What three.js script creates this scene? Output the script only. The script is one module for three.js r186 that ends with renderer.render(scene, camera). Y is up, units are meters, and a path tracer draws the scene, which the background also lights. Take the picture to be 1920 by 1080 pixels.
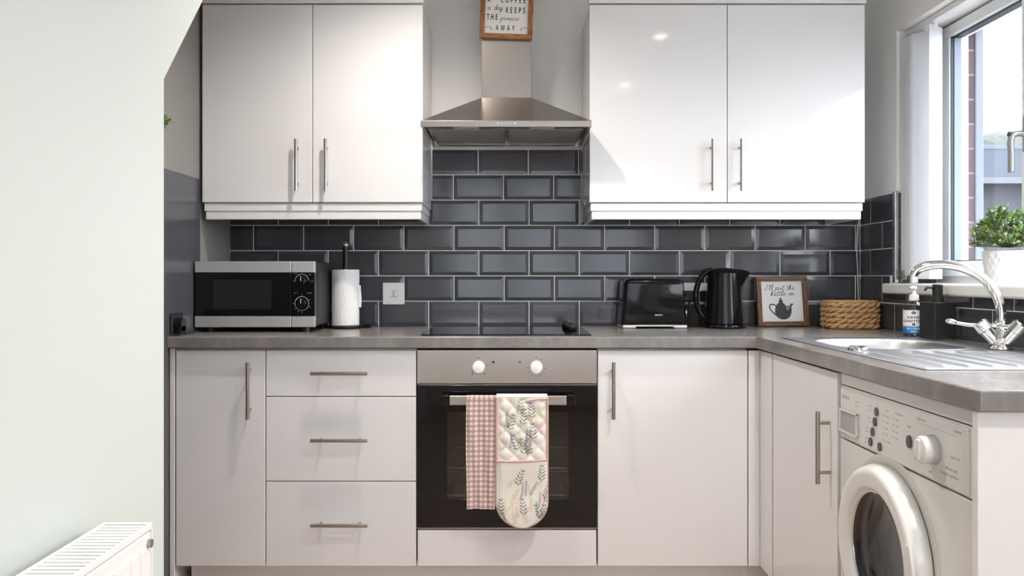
import * as THREE from 'three';
import { RoundedBoxGeometry } from 'three/addons/geometries/RoundedBoxGeometry.js';
import { mergeGeometries, mergeVertices, toCreasedNormals } from 'three/addons/utils/BufferGeometryUtils.js';
import { ImprovedNoise } from 'three/addons/math/ImprovedNoise.js';

/* ------------------------------------------------------------------ camera, sky, exposure */
const scene = new THREE.Scene();
const EYE = 1.103;
const camera = new THREE.PerspectiveCamera(2 * Math.atan(540 / 1524) * 180 / Math.PI, 1920 / 1080, 0.05, 300);
camera.position.set(0, EYE, 0);
camera.lookAt(0, EYE, -1);
camera.setViewOffset(1920, 1080, 2, 19, 1920, 1080);      // shift lens: verticals stay vertical
scene.add(camera);
const renderer = new THREE.WebGLRenderer({ antialias: true });
renderer.toneMapping = THREE.LinearToneMapping;
renderer.toneMappingExposure = 2.0;
renderer.shadowMap.enabled = true;
scene.background = new THREE.Color().setRGB(0.91, 0.96, 1.03);       // even overcast sky
scene.backgroundIntensity = 5.0;
const DOWNLIGHT = 3.2;                                      // candela of each ceiling downlight

/* ------------------------------------------------------------------ helpers */
function rng(seed) { let s = seed | 0; return () => { s = (s + 0x6d2b79f5) | 0; let t = Math.imul(s ^ (s >>> 15), 1 | s); t = (t + Math.imul(t ^ (t >>> 7), 61 | t)) ^ t; return ((t ^ (t >>> 14)) >>> 0) / 4294967296; }; }
const noise = new ImprovedNoise();
const V = (x, y, z) => new THREE.Vector3(x, y, z);
const taken = {};
function numbered(name) { const n = taken[name] = (taken[name] ?? -1) + 1; return n ? name + '_' + String(n).padStart(3, '0') : name; }
function prep(g) {
  if (g.index) g = g.toNonIndexed();
  if (!g.attributes.normal) g.computeVertexNormals();
  if (!g.attributes.uv) g.setAttribute('uv', new THREE.BufferAttribute(new Float32Array(g.attributes.position.count * 2), 2));
  for (const k of Object.keys(g.attributes)) if (!['position', 'normal', 'uv', 'color'].includes(k)) g.deleteAttribute(k);
  g.morphAttributes = {};
  return g;
}
function join(list) { return list.length === 1 ? list[0] : mergeGeometries(list.map(prep)); }
function boxUV(g) {                                         // uv in metres from the dominant face direction
  g = prep(g); const p = g.attributes.position, uv = g.attributes.uv, n = g.attributes.normal;
  for (let i = 0; i < p.count; i += 3) {
    let ax = 0, ay = 0, az = 0;
    for (let k = 0; k < 3; k++) { ax += n.getX(i + k); ay += n.getY(i + k); az += n.getZ(i + k); }
    ax = Math.abs(ax); ay = Math.abs(ay); az = Math.abs(az);
    for (let k = 0; k < 3; k++) {
      const x = p.getX(i + k), y = p.getY(i + k), z = p.getZ(i + k);
      if (ay >= ax && ay >= az) uv.setXY(i + k, x, z); else if (ax >= az) uv.setXY(i + k, z, y); else uv.setXY(i + k, x, y);
    }
  }
  return g;
}
function obj(name, geo, material, parent) {
  if (Array.isArray(geo)) geo = join(geo);
  const m = new THREE.Mesh(geo, material); m.castShadow = m.receiveShadow = true;
  m.name = parent ? name : numbered(name);
  (parent ?? scene).add(m); return m;
}
function thing(name, label, category, [x, y, z] = [0, 0, 0], turn = 0, group) {
  const o = new THREE.Group(); o.name = numbered(name); scene.add(o); o.position.set(x, y, z); o.rotation.y = turn;
  o.userData = { label, category }; if (group) o.userData.group = group; return o;
}
function struct(name, label) { const o = new THREE.Group(); o.name = name; o.userData = { kind: 'structure', label, category: name.split('_')[0] }; scene.add(o); return o; }
function bx(x0, x1, y0, y1, z0, z1, r = 0.0015, seg = 2) {
  const w = x1 - x0, h = y1 - y0, d = z1 - z0;
  const g = r > 0 ? new RoundedBoxGeometry(w, h, d, seg, Math.min(r, w / 2.01, h / 2.01, d / 2.01)) : new THREE.BoxGeometry(w, h, d);
  return g.translate((x0 + x1) / 2, (y0 + y1) / 2, (z0 + z1) / 2);
}
const bd = (x0, x1, y0, y1, d0, d1, r, s) => bx(x0, x1, y0, y1, -d1, -d0, r, s);   // d = distance in front of the lens plane
function cyl(r0, r1, h, seg = 32) { return new THREE.CylinderGeometry(r0, r1, h, seg); }
function rod(a, b, r, seg = 16, r2 = r) {
  const d = b.clone().sub(a), g = new THREE.CylinderGeometry(r2, r, d.length(), seg);
  g.applyQuaternion(new THREE.Quaternion().setFromUnitVectors(V(0, 1, 0), d.clone().normalize()));
  return g.translate((a.x + b.x) / 2, (a.y + b.y) / 2, (a.z + b.z) / 2);
}
function tube(pts, r, n = 48, seg = 10, closed = false) { return new THREE.TubeGeometry(new THREE.CatmullRomCurve3(pts, closed, 'centripetal'), n, r, seg, closed); }
function lathe(pts, seg = 48) { return new THREE.LatheGeometry(pts.map(([x, y]) => new THREE.Vector2(x, y)), seg); }
function disc(r, h, x, y, z, axis = 'z', seg = 32) { const g = cyl(r, r, h, seg); if (axis === 'z') g.rotateX(Math.PI / 2); if (axis === 'x') g.rotateZ(Math.PI / 2); return g.translate(x, y, z); }
function grid(nu, nv, f) {                                   // f(u,v) -> [x,y,z]; smooth surface with uv 0..1
  const pos = [], uv = [], idx = [];
  for (let j = 0; j <= nv; j++) for (let i = 0; i <= nu; i++) { const u = i / nu, v = j / nv; pos.push(...f(u, v)); uv.push(u, v); }
  for (let j = 0; j < nv; j++) for (let i = 0; i < nu; i++) { const a = j * (nu + 1) + i, b = a + 1, c = a + nu + 1, d = c + 1; idx.push(a, b, d, a, d, c); }
  const g = new THREE.BufferGeometry();
  g.setAttribute('position', new THREE.Float32BufferAttribute(pos, 3)); g.setAttribute('uv', new THREE.Float32BufferAttribute(uv, 2)); g.setIndex(idx);
  g.computeVertexNormals(); return g;
}
function extrudeX(poly, x0, x1) {                            // polygon of [d, y] pulled along x
  const s = new THREE.Shape(poly.map(([d, y]) => new THREE.Vector2(d, y)));
  const g = new THREE.ExtrudeGeometry(s, { depth: x1 - x0, bevelEnabled: false });
  return g.rotateY(Math.PI / 2).translate(x0, 0, 0);         // local x (d) -> -z, local z -> +x
}
function roundRect(x0, y0, x1, y1, r) {
  const s = new THREE.Shape(); s.moveTo(x0 + r, y0); s.lineTo(x1 - r, y0); s.absarc(x1 - r, y0 + r, r, -Math.PI / 2, 0); s.lineTo(x1, y1 - r); s.absarc(x1 - r, y1 - r, r, 0, Math.PI / 2);
  s.lineTo(x0 + r, y1); s.absarc(x0 + r, y1 - r, r, Math.PI / 2, Math.PI); s.lineTo(x0, y0 + r); s.absarc(x0 + r, y0 + r, r, Math.PI, Math.PI * 1.5); return s;
}

/* ------------------------------------------------------------------ textures */
function dataTex(n, f, srgb, rep = 1) {
  const a = new Uint8Array(n * n * 4);
  for (let j = 0; j < n; j++) for (let i = 0; i < n; i++) { const c = f(i / n, j / n), k = (j * n + i) * 4; a[k] = c[0]; a[k + 1] = c[1]; a[k + 2] = c[2]; a[k + 3] = 255; }
  const t = new THREE.DataTexture(a, n, n); t.magFilter = THREE.LinearFilter; t.minFilter = THREE.LinearMipmapLinearFilter; t.wrapS = t.wrapT = THREE.RepeatWrapping; t.generateMipmaps = true;
  if (srgb) t.colorSpace = THREE.SRGBColorSpace; t.repeat.set(rep, rep); t.needsUpdate = true; return t;
}
const tn = (u, v, f, z = 0) => {                             // tileable noise
  const a = 2 * Math.PI * u, b = 2 * Math.PI * v, r = f / (2 * Math.PI);
  return noise.noise(Math.cos(a) * r + 7.3, Math.sin(a) * r + z, Math.cos(b) * r * 1.01 + 3.1) * 0.6 + noise.noise(Math.sin(b) * r + 1.7, Math.cos(a) * r + z + 9, Math.sin(a) * r + 5.5) * 0.6;
};
const cl = (x) => Math.max(0, Math.min(255, x));
const rGrain = rng(5);
const concreteTex = dataTex(512, (u, v) => { const n = tn(u, v, 9) * 17 + tn(u, v, 26, 3) * 10 + tn(u, v, 70, 8) * 6 + (rGrain() - 0.5) * 10; return [cl(131 + n), cl(127 + n), cl(125 + n * 0.95)]; }, true, 1.4);
const woodTex = (r, g, b, k) => dataTex(256, (u, v) => { const w = Math.sin((v * 9 + tn(u, v, 3, k) * 1.4) * 6.283) * 12 + tn(u * 1, v, 30, k) * 18 + tn(u, v, 6, k + 4) * 20 + (rGrain() - 0.5) * 12; return [cl(r + w), cl(g + w * 0.8), cl(b + w * 0.6)]; }, true);
const paperBump = dataTex(256, (u, v) => { const n = 128 + tn(u, v, 22) * 90 + tn(u, v, 50, 2) * 50; return [cl(n), cl(n), cl(n)]; }, false);
const plasterBump = dataTex(256, (u, v) => { const n = 128 + tn(u, v, 40) * 50 + (rGrain() - 0.5) * 40; return [cl(n), cl(n), cl(n)]; }, false);
const brushV = dataTex(256, (u, v) => { const n = 128 + tn(u, v * 0 + 0.3, 120, 2) * 60 + noise.noise(u * 300, 0.5, 0.2) * 50; return [n, n, n].map(cl); }, false);
const meshTex = dataTex(128, (u, v) => { const s = (Math.sin(u * 6.283 * 16) * Math.sin(v * 6.283 * 16)) * 60 + tn(u, v, 20) * 40; return [cl(128 + s), cl(128 + s), cl(128 + s)]; }, false);
function canvasTex(w, h, draw) {
  const c = document.createElement('canvas'); c.width = w; c.height = h; const x = c.getContext('2d'); draw(x, w, h);
  const t = new THREE.CanvasTexture(c); t.colorSpace = THREE.SRGBColorSpace; t.anisotropy = 8; return t;
}
// a small joined-up hand: each letter is [advance, stroke, stroke...], x-height 1
const HAND = {
  a: [1.0, [[.8, .85], [.45, 1], [.1, .55], [.25, .05], [.6, .2], [.8, .9], [.8, .2], [1.05, .1]]],
  d: [1.0, [[.8, .85], [.45, 1], [.1, .55], [.25, .05], [.6, .2], [.85, 1.9], [.8, .2], [1.05, .1]]],
  y: [1.0, [[.05, .95], [.15, .2], [.45, .1], [.75, .95], [.7, 0], [.4, -.9], [.1, -.7], [.5, -.1], [1, .1]]],
  g: [1.0, [[.8, .85], [.45, 1], [.1, .55], [.25, .05], [.6, .2], [.8, .9], [.7, -.5], [.35, -1], [.1, -.7], [.5, -.15], [1, .1]]],
  r: [.75, [[0, .1], [.2, .9], [.25, 1.08], [.38, .9], [.6, .9], [.55, .25], [.8, .08]]],
  u: [1.0, [[.05, .95], [.1, .2], [.4, .05], [.75, .9], [.75, .2], [1.05, .08]]],
  m: [1.4, [[.05, .9], [.1, .05], [.35, .95], [.5, .8], [.5, .05], [.8, .95], [.95, .8], [.97, .2], [1.4, .1]]],
  n: [1.0, [[.05, .9], [.1, .05], [.4, .95], [.6, .8], [.65, .2], [1.05, .1]]],
  p: [1.0, [[.1, .95], [.05, -1], [.12, .4], [.45, 1], [.8, .6], [.55, .05], [.2, .2], [1, .1]]],
  i: [.5, [[.1, .9], [.1, .2], [.55, .08]], [[.16, 1.4], [.2, 1.48]]],
  e: [.8, [[0, .3], [.5, .6], [.52, .95], [.25, .9], [.1, .4], [.35, .02], [.85, .2]]],
  s: [.7, [[0, .1], [.4, 1.05], [.5, .4], [.3, 0], [.05, .15]]],
  l: [.6, [[0, .2], [.4, 1.5], [.35, 2], [.15, 1.7], [.15, .3], [.35, .02], [.65, .2]]],
  t: [.65, [[.28, 1.7], [.2, .2], [.4, .02], [.7, .15]], [[0, 1.15], [.55, 1.22]]],
  h: [1.0, [[0, .2], [.4, 1.6], [.3, 2], [.15, 1.6], [.1, .05], [.4, .9], [.6, .8], [.6, .2], [1.05, .1]]],
  k: [1.0, [[0, .2], [.4, 1.6], [.3, 2], [.15, 1.6], [.1, .05], [.4, .8], [.6, .95], [.5, .55], [.25, .5], [.6, .1], [1.05, .1]]],
  o: [.9, [[.5, 1], [.1, .6], [.25, .05], [.6, .2], [.6, .8], [.4, 1], [.95, .8]]],
  I: [.9, [[.75, 1.7], [.45, 1.95], [.5, 1], [.35, 0], [0, -.1], [.2, .3]]], "'": [.35, [[.2, 1.9], [.12, 1.5]]], ' ': [.7],
};
function script(x, text, px, py, size, skew = 0.18, lw = 0.15) {
  x.lineWidth = size * lw; x.lineCap = x.lineJoin = 'round';
  let at = 0;
  for (const ch of text) {
    const L = HAND[ch];
    for (const st of L.slice(1)) {
      const c = new THREE.SplineCurve(st.map(([a, b]) => new THREE.Vector2(px + (at + a + b * skew) * size, py - b * size)));
      x.beginPath(); c.getPoints(40).forEach((p, i) => i ? x.lineTo(p.x, p.y) : x.moveTo(p.x, p.y)); x.stroke();
    }
    at += L[0];
  }
  return at * size;
}
function caps(x, text, px, py, size, squeeze, gap, font = 'sans-serif', weight = '') {
  x.font = `${weight} ${size}px ${font}`; let at = px; x.textAlign = 'left'; x.textBaseline = 'alphabetic';
  for (const ch of text) { x.save(); x.translate(at, py); x.scale(squeeze, 1); x.fillText(ch, 0, 0); x.restore(); at += x.measureText(ch).width * squeeze + gap; }
}

/* ------------------------------------------------------------------ materials */
const std = (color, roughness = 0.5, metalness = 0, more = {}) => new THREE.MeshStandardMaterial({ color, roughness, metalness, ...more });
const lin = (r, g, b) => new THREE.Color().setRGB(r, g, b);
const phys = (color, roughness, more = {}) => new THREE.MeshPhysicalMaterial({ color, roughness, ...more });
const M = {
  gloss: phys(lin(.81, .805, .815), 0.07),
  carcass: phys(lin(.80, .795, .80), 0.09),
  plinth: std(lin(.78, .76, .74), 0.4),
  wall: std(lin(.85, .835, .81), 0.85, 0, { bumpMap: plasterBump, bumpScale: 0.0004 }),
  wallMint: std(lin(.635, .68, .655), 0.8, 0, { bumpMap: plasterBump, bumpScale: 0.0004 }),
  wallTaupeShaded: std(lin(.27, .26, .25), 0.85, 0, { bumpMap: plasterBump, bumpScale: 0.0004 }),  // paint tone darkened: shade under the stairs is put into the colour
  ceiling: std(lin(.82, .82, .81), 0.9),
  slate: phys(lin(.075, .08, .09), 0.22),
  grout: std(lin(.86, .85, .86), 0.9),
  worktop: std(0xffffff, 0.24, 0, { map: concreteTex }),
  steel: std(lin(.45, .41, .385), 0.24, 1, { bumpMap: brushV, bumpScale: 0.00006 }),
  filter: std(lin(.58, .59, .60), 0.5, 0.8, { bumpMap: meshTex, bumpScale: 0.002 }),
  satin: std(lin(.42, .385, .355), 0.30, 1),
  chrome: std(lin(.68, .68, .69), 0.05, 1),
  blackGloss: phys(lin(.006, .006, .007), 0.08, { specularIntensity: 0.5 }),
  blackGlass: phys(lin(.005, .005, .006), 0.05, { specularIntensity: 0.7 }),
  blackPlastic: std(lin(.014, .014, .015), 0.42),
  blackMatt: std(lin(.012, .012, .012), 0.62),
  gap: std(lin(.02, .02, .02), 0.9),
  whitePlastic: std(lin(.86, .86, .86), 0.35),
  upvc: std(lin(.82, .83, .84), 0.3),
  sillW: std(lin(.80, .79, .78), 0.3),
  appliance: phys(lin(.74, .73, .71), 0.28, { clearcoat: 0.5, clearcoatRoughness: 0.15 }),
  applianceDoor: phys(lin(.77, .765, .75), 0.25, { clearcoat: 0.6, clearcoatRoughness: 0.12 }),
  greyButton: std(lin(.12, .12, .12), 0.5),
  radiator: std(lin(.86, .86, .86), 0.35),
  glass: new THREE.MeshPhysicalMaterial({ color: 0xffffff, roughness: 0.0, transmission: 1, thickness: 0, ior: 1.5, specularIntensity: 0.35 }),
  clearGlass: new THREE.MeshPhysicalMaterial({ color: 0xffffff, roughness: 0.02, transmission: 1, thickness: 0.01, ior: 1.5 }),
  clearPlastic: new THREE.MeshPhysicalMaterial({ color: 0xf4f8fa, roughness: 0.03, transmission: 1, thickness: 0, ior: 1.45 }),
  ovenPane: new THREE.MeshPhysicalMaterial({ color: lin(.62, .61, .60), roughness: 0.03, transmission: 1, thickness: 0, ior: 1.5 }),
  drumPane: new THREE.MeshPhysicalMaterial({ color: lin(.72, .73, .74), roughness: 0.02, transmission: 1, thickness: 0, ior: 1.5 }),
  enamel: std(lin(.34, .33, .32), 0.4),
  wire: std(lin(.75, .75, .75), 0.25, 1),
  woodDark: std(0xffffff, 0.6, 0, { map: woodTex(104, 72, 48, 1) }),
  woodWarm: std(0xffffff, 0.6, 0, { map: woodTex(150, 100, 58, 2) }),
  paper: std(lin(.86, .86, .86), 0.95, 0, { bumpMap: paperBump, bumpScale: 0.002 }),
  slat: new THREE.MeshPhysicalMaterial({ color: lin(.80, .81, .83), roughness: 0.9, transmission: 0.35, thickness: 0 }),
  slatRail: std(lin(.78, .78, .78), 0.4),
  gasket: std(lin(.03, .035, .05), 0.5),
  sealBlue: std(lin(.22, .27, .34), 0.5),
  rope: std(0xffffff, 0.85, 0, { map: woodTex(184, 146, 102, 3) }),
  pot: std(lin(.80, .80, .80), 0.5),
  leaf: std(0xffffff, 0.6, 0, { vertexColors: true }),
  stem: std(lin(.10, .13, .04), 0.8),
  soil: std(lin(.03, .022, .015), 0.95),
  brickA: std(lin(.092, .060, .068), 0.9), brickB: std(lin(.110, .075, .082), 0.9), brickC: std(lin(.078, .050, .062), 0.9),
  mortar: std(lin(.22, .21, .22), 0.95),
  floor: std(0xffffff, 0.45, 0, { map: woodTex(178, 152, 132, 6) }),
  lens: std(lin(.9, .9, .85), 0.4, 0, { emissive: lin(1, .93, .82), emissiveIntensity: 15 }),
  trimChrome: std(lin(.78, .79, .80), 0.2, 1),
};

/* ------------------------------------------------------------------ the room */
const WALL = 3.263, RIGHT = 1.4026, LEFT = -1.131, CEIL = 2.4, TOP = 0.910;
{
  const f = struct('floor', 'wood laminate floor of the kitchen'); obj('floor_boards', boxUV(bd(-1.25, 1.70, -0.08, 0, -1.8, 3.42, 0)), M.floor, f);
  const c = struct('ceiling', 'flat white kitchen ceiling'); obj('ceiling_board', bd(-1.25, 1.70, CEIL, CEIL + 0.1, -1.8, 3.42, 0), M.ceiling, c);
}
/* tiles */
const tileMats = [lin(.060, .062, .073), lin(.068, .070, .081), lin(.055, .057, .067), lin(.063, .064, .071)].map((c) => phys(c, 0.10));
const TW = 0.1985, TH = 0.0987, GROUT = 0.003, BEV = 0.014, PX = 0.2015, PY = 0.1015, TY0 = 0.9095;
const tileCache = {};
function tileGeo(w, h, bl, br, bb, bt) {                      // face towards +z, back at z=0; a cut side has no bevel
  const key = [w.toFixed(4), h.toFixed(4), +bl, +br, +bb, +bt].join();
  if (tileCache[key]) return tileCache[key];
  const e = 0.0072, t = 0.009, q = [];
  const ax0 = 0, ax1 = w, ay0 = 0, ay1 = h, bx0 = bl ? BEV : 0, bx1 = w - (br ? BEV : 0), by0 = bb ? BEV : 0, by1 = h - (bt ? BEV : 0);
  const zz = (b) => b ? e : t, A = [ax0, ay0], B = [ax1, ay0], C = [ax1, ay1], D = [ax0, ay1];
  const zA = Math.min(zz(bl), zz(bb)), zB = Math.min(zz(br), zz(bb)), zC = Math.min(zz(br), zz(bt)), zD = Math.min(zz(bl), zz(bt));
  const P = (p, z) => [p[0], p[1], z];
  const o = [P(A, zA), P(B, zB), P(C, zC), P(D, zD)], n = [[bx0, by0, t], [bx1, by0, t], [bx1, by1, t], [bx0, by1, t]], k = [P(A, 0), P(B, 0), P(C, 0), P(D, 0)];
  const quad = (a, b, c, d) => q.push(...a, ...b, ...c, ...a, ...c, ...d);
  quad(...n);
  for (let i = 0; i < 4; i++) { const j = (i + 1) % 4; quad(o[i], o[j], n[j], n[i]); quad(k[i], k[j], o[j], o[i]); }
  const g = new THREE.BufferGeometry(); g.setAttribute('position', new THREE.Float32BufferAttribute(q, 3)); g.computeVertexNormals();
  return tileCache[key] = prep(g);
}
const rt = rng(11);
function tileRow(parent, place, a0, a1, joint, y0, y1, fullH = true) {   // tiles between a0 and a1 with a joint at "joint" + k * pitch
  const k0 = Math.floor((a0 - joint) / PX) - 1;
  for (let k = k0; k < k0 + 40; k++) {
    let s = joint + k * PX + GROUT / 2, e = s + TW - 0.0003; const bl = s >= a0, br = e <= a1; s = Math.max(s, a0); e = Math.min(e, a1);
    if (e - s < 0.006) continue;
    const m = obj('tile', tileGeo(e - s, y1 - y0, bl, br, true, fullH), tileMats[Math.floor(rt() * 4)], parent);
    place(m, s, y0); m.rotation.x += (rt() - 0.5) * 0.004; m.rotation.y += (rt() - 0.5) * 0.004;
  }
}
{
  const w = struct('wall_back', 'back wall of the kitchen with charcoal bevelled brick tiles');
  obj('plaster', boxUV(bd(-1.25, 1.70, 0, CEIL, WALL + 0.009, WALL + 0.16, 0)), M.wall, w);
  obj('grout', [bd(LEFT + 0.002, RIGHT, TY0 - 0.0015, TY0 + 5 * PY, WALL + 0.0023, WALL + 0.0095, 0), bd(-0.3165, 0.282, TY0 + 5 * PY, TY0 + 7 * PY + 0.001, WALL + 0.0023, WALL + 0.0095, 0)], M.grout, w);
  const place = (m, a, y) => m.position.set(a, y, -(WALL + 0.009));
  for (let r = 0; r < 7; r++) {
    const odd = r % 2 === 0, j = odd ? -0.1285 : -0.0267, y = TY0 + r * PY;
    if (r < 5) tileRow(w, place, LEFT + 0.004, RIGHT - 0.002, j, y, y + TH - 0.0003); else tileRow(w, place, -0.3155, 0.281, j - 0.003, y, y + TH - 0.0003);
  }
}
const WF = 2.975, WN = 1.55, SILL = 1.083, HEAD = 2.005, XW = 1.56;     // window opening
{
  const w = struct('wall_right', 'right wall with the window and charcoal tiles below it');
  const x0 = RIGHT + 0.009, x1 = 1.70;
  obj('plaster', [bd(x0, x1, 0, SILL - 0.038, -1.8, WALL + 0.009, 0), bd(x0, x1, HEAD, CEIL, -1.8, WALL + 0.009, 0), bd(x0, x1, SILL - 0.038, HEAD, WF, WALL + 0.009, 0), bd(x0, x1, SILL - 0.038, HEAD, -1.8, WN, 0)].map(boxUV), M.wall, w);
  obj('grout', [bd(RIGHT + 0.0023, x0 + 0.0005, TY0 - 0.0015, SILL - 0.038, 1.40, WALL, 0), bd(RIGHT + 0.0023, x0 + 0.0005, SILL - 0.038, TY0 + 5 * PY, WF + 0.010, WALL, 0)], M.grout, w);
  const place = (m, a, y) => { m.rotation.y = -Math.PI / 2; m.position.set(RIGHT + 0.009, y, a); };   // a runs along world z
  for (let r = 0; r < 5; r++) {
    const y = TY0 + r * PY, j = r % 2 ? -3.075 : -3.176;
    if (r === 0) tileRow(w, place, -WALL + 0.002, -1.402, j, y, y + TH - 0.0003);
    else if (r === 1) { tileRow(w, place, -WALL + 0.002, -3.0135, j, y, y + TH - 0.0003); tileRow(w, place, -3.0115, -1.402, j, y, SILL - 0.0385, false); }
    else tileRow(w, place, -WALL + 0.002, -(WF + 0.012), j, y, y + TH - 0.0003);
  }
  for (let r = 1; r < 5; r++) {                              // tiles on the reveal, facing the room
    const y = Math.max(TY0 + r * PY, SILL + 0.002), y1 = TY0 + r * PY + TH;
    const m = obj('tile', tileGeo(0.14, y1 - y, false, false, true, true), tileMats[r % 4], w); m.position.set(RIGHT + 0.010, y, -WF + 0.0002);
  }
  obj('edge_trim', bd(RIGHT - 0.0015, RIGHT + 0.012, SILL + 0.001, TY0 + 5 * PY + 0.003, WF - 0.010, WF + 0.011, 0.002), M.trimChrome, w);
  // brick outer return beside the glass
  const rb = rng(23); const bm = [M.brickA, M.brickB, M.brickC];
  obj('mortar', bd(1.632, 1.699, SILL - 0.03, HEAD + 0.06, WF - 0.0435, WF - 0.001, 0), M.mortar, w);
  for (let k = 0; k < 12; k++) { const y = 1.045 + k * 0.0885; obj('brick', bx(1.630, 1.666 + (k % 2) * 0.004, y, y + 0.075, -(WF - 0.046), -(WF - 0.0405), 0.002, 1), bm[Math.floor(rb() * 3)], w); }
  obj('corner_strip', bx(1.671, 1.701, SILL - 0.03, HEAD + 0.06, -(WF - 0.0402), -(WF - 0.052), 0.004), std(lin(.15, .165, .20), 0.6), w);
}
{
  const w = struct('wall_left', 'pale mint stair wall with a cut-off sloping corner');
  obj('plaster', boxUV(extrudeX([[-1.7, 0], [1.639, 0], [1.639, 1.504], [2.448, CEIL], [-1.7, CEIL]], -0.80, -0.70)), M.wallMint, w);
  const s = struct('ceiling_stairs', 'sloping underside of the stairs');
  obj('plaster', extrudeX([[1.641, 1.506], [2.448, CEIL], [2.30, CEIL], [1.56, 1.58], [1.56, 1.506]], LEFT, -0.8005), M.wallTaupeShaded, s);
  const u = struct('wall_stairs', 'cupboard wall under the stairs'); obj('plaster', bd(LEFT, -0.8005, 0, 1.505, 1.56, 1.639, 0), M.wallTaupeShaded, u);
  const a = struct('wall_alcove', 'side wall of the kitchen in shade-darkened taupe, slate splash panel continued down as shade');
  obj('plaster', boxUV(bd(-1.25, LEFT, 0, CEIL, 1.5, WALL + 0.009, 0)), M.wallTaupeShaded, a);
  obj('splash_shade_panel', bd(LEFT - 0.0005, LEFT + 0.0035, 0.002, 1.460, 1.66, 2.95, 0.001), M.slate, a);  // slate above the worktop; the dark lower part stands in for deep shade
  const r = struct('wall_rear', 'rear wall of the room with an added wide window');
  obj('plaster', [bd(-0.80, -0.66, 0, CEIL, -1.8, -1.7, 0), bd(1.36, 1.70, 0, CEIL, -1.8, -1.7, 0), bd(-0.66, 1.36, 2.2, CEIL, -1.8, -1.7, 0), bd(-0.66, 1.36, 0, 0.80, -1.8, -1.7, 0)], M.wall, r);
  const d = struct('window_2', 'wide white window added in the rear wall for frontal daylight');  // added unseen window, supplies soft daylight from behind the camera
  const posts = [-0.66, 0.0, 0.67, 1.30];
  for (let k = 0; k < 3; k++) {
    const p = posts[k] + (k ? 0.002 : 0), q = posts[k + 1] + (k === 2 ? 0.06 : 0);
    const lf = obj('casement', [bd(p, p + 0.06, 0.80, 2.2, -1.78, -1.72, 0.004), bd(q - 0.06, q, 0.80, 2.2, -1.78, -1.72, 0.004), bd(p + 0.06, q - 0.06, 0.80, 0.86, -1.78, -1.72, 0.004), bd(p + 0.06, q - 0.06, 2.12, 2.2, -1.78, -1.72, 0.004)], M.upvc, d);
    obj('glass_pane', bd(p + 0.06, q - 0.06, 0.86, 2.12, -1.752, -1.75, 0), M.glass, lf);
  }
  const cu = thing('added_voile_curtain', 'sheer white voile curtain added across the rear window to soften its light', 'curtain', [0.35, 0.76, 1.64]);  // added, out of view: spreads the rear fill light evenly
  obj('cloth', grid(240, 4, (u, v) => [(u - 0.5) * 2.06, v * 1.52, 0.018 * Math.sin(u * 150) + 0.006 * Math.sin(u * 61)]), new THREE.MeshPhysicalMaterial({ color: lin(.93, .95, .97), roughness: 1, transmission: 0.9, thickness: 0, side: THREE.DoubleSide }), cu);
  obj('curtain_pole', rod(V(-1.045, 1.55, 0.0), V(1.045, 1.55, 0.0), 0.012, 16), M.satin, cu);
}
/* window */
{
  const w = struct('window_1', 'white framed kitchen window');
  const F0 = XW, F1 = 1.63;
  obj('window_frame', [bd(F0, F1, 1.98, HEAD - 0.002, WN, WF - 0.002, 0.003), bd(F0, F1, SILL, 1.112, WN, WF - 0.002, 0.003), bd(F0, F1, 1.112, 1.98, 2.925, WF - 0.002, 0.003), bd(F0, F1, 1.112, 1.98, WN, 1.60, 0.003), bd(F0, F1, 1.112, 1.98, 2.365, 2.408, 0.003)], M.upvc, w);
  const s = obj('sash', [bd(F0 - 0.012, F1 - 0.012, 1.955, 1.995, 2.412, 2.935, 0.004), bd(F0 - 0.012, F1 - 0.012, 1.108, 1.160, 2.412, 2.935, 0.004), bd(F0 - 0.012, F1 - 0.012, 1.160, 1.955, 2.872, 2.935, 0.004), bd(F0 - 0.012, F1 - 0.012, 1.160, 1.955, 2.412, 2.466, 0.004)], M.upvc, w);
  obj('gasket', [bd(F0 + 0.001, F0 + 0.03, 1.949, 1.9555, 2.466, 2.872, 0), bd(F0 + 0.001, F0 + 0.03, 1.1595, 1.164, 2.466, 2.872, 0)], M.gasket, s);
  obj('gasket', [bd(F0 - 0.006, F0 + 0.004, 1.160, 1.955, 2.8685, 2.8725, 0)], M.gasket, s);
  obj('spacer_bar', [bd(F0 + 0.004, F0 + 0.028, 1.164, 1.949, 2.866, 2.8722, 0)], M.sealBlue, s);
  obj('glass_pane', bd(F0 + 0.030, F0 + 0.032, 1.16, 1.955, 2.466, 2.872, 0), M.glass, s);
  obj('glass_pane', bd(F0 + 0.030, F0 + 0.032, 1.112, 1.98, 1.60, 2.365, 0), M.glass, w);
  const y = 1.532, z = -2.437;
  const h = obj('window_handle', [bx(F0 - 0.019, F0 - 0.012, y - 0.05, y + 0.06, z - 0.014, z + 0.014, 0.004), tube([V(F0 - 0.015, y, z), V(F0 - 0.035, y + 0.004, z), V(F0 - 0.055, y - 0.001, z), V(F0 - 0.061, y - 0.02, z), V(F0 - 0.060, y - 0.06, z), V(F0 - 0.060, y - 0.112, z)], 0.0095, 40, 12)], std(lin(.30, .30, .30), 0.4, 0.6), w);
  obj('key_cylinder', disc(0.008, 0.008, F0 - 0.064, y + 0.002, z, 'x', 20), M.blackPlastic, h);
  obj('window_sill', [bd(1.372, RIGHT - 0.0005, SILL - 0.038, SILL, 1.50, 3.012, 0.009, 4), bd(RIGHT - 0.005, XW, SILL - 0.037, SILL, WN + 0.001, WF - 0.001, 0.002)], M.sillW, w);
}
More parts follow.
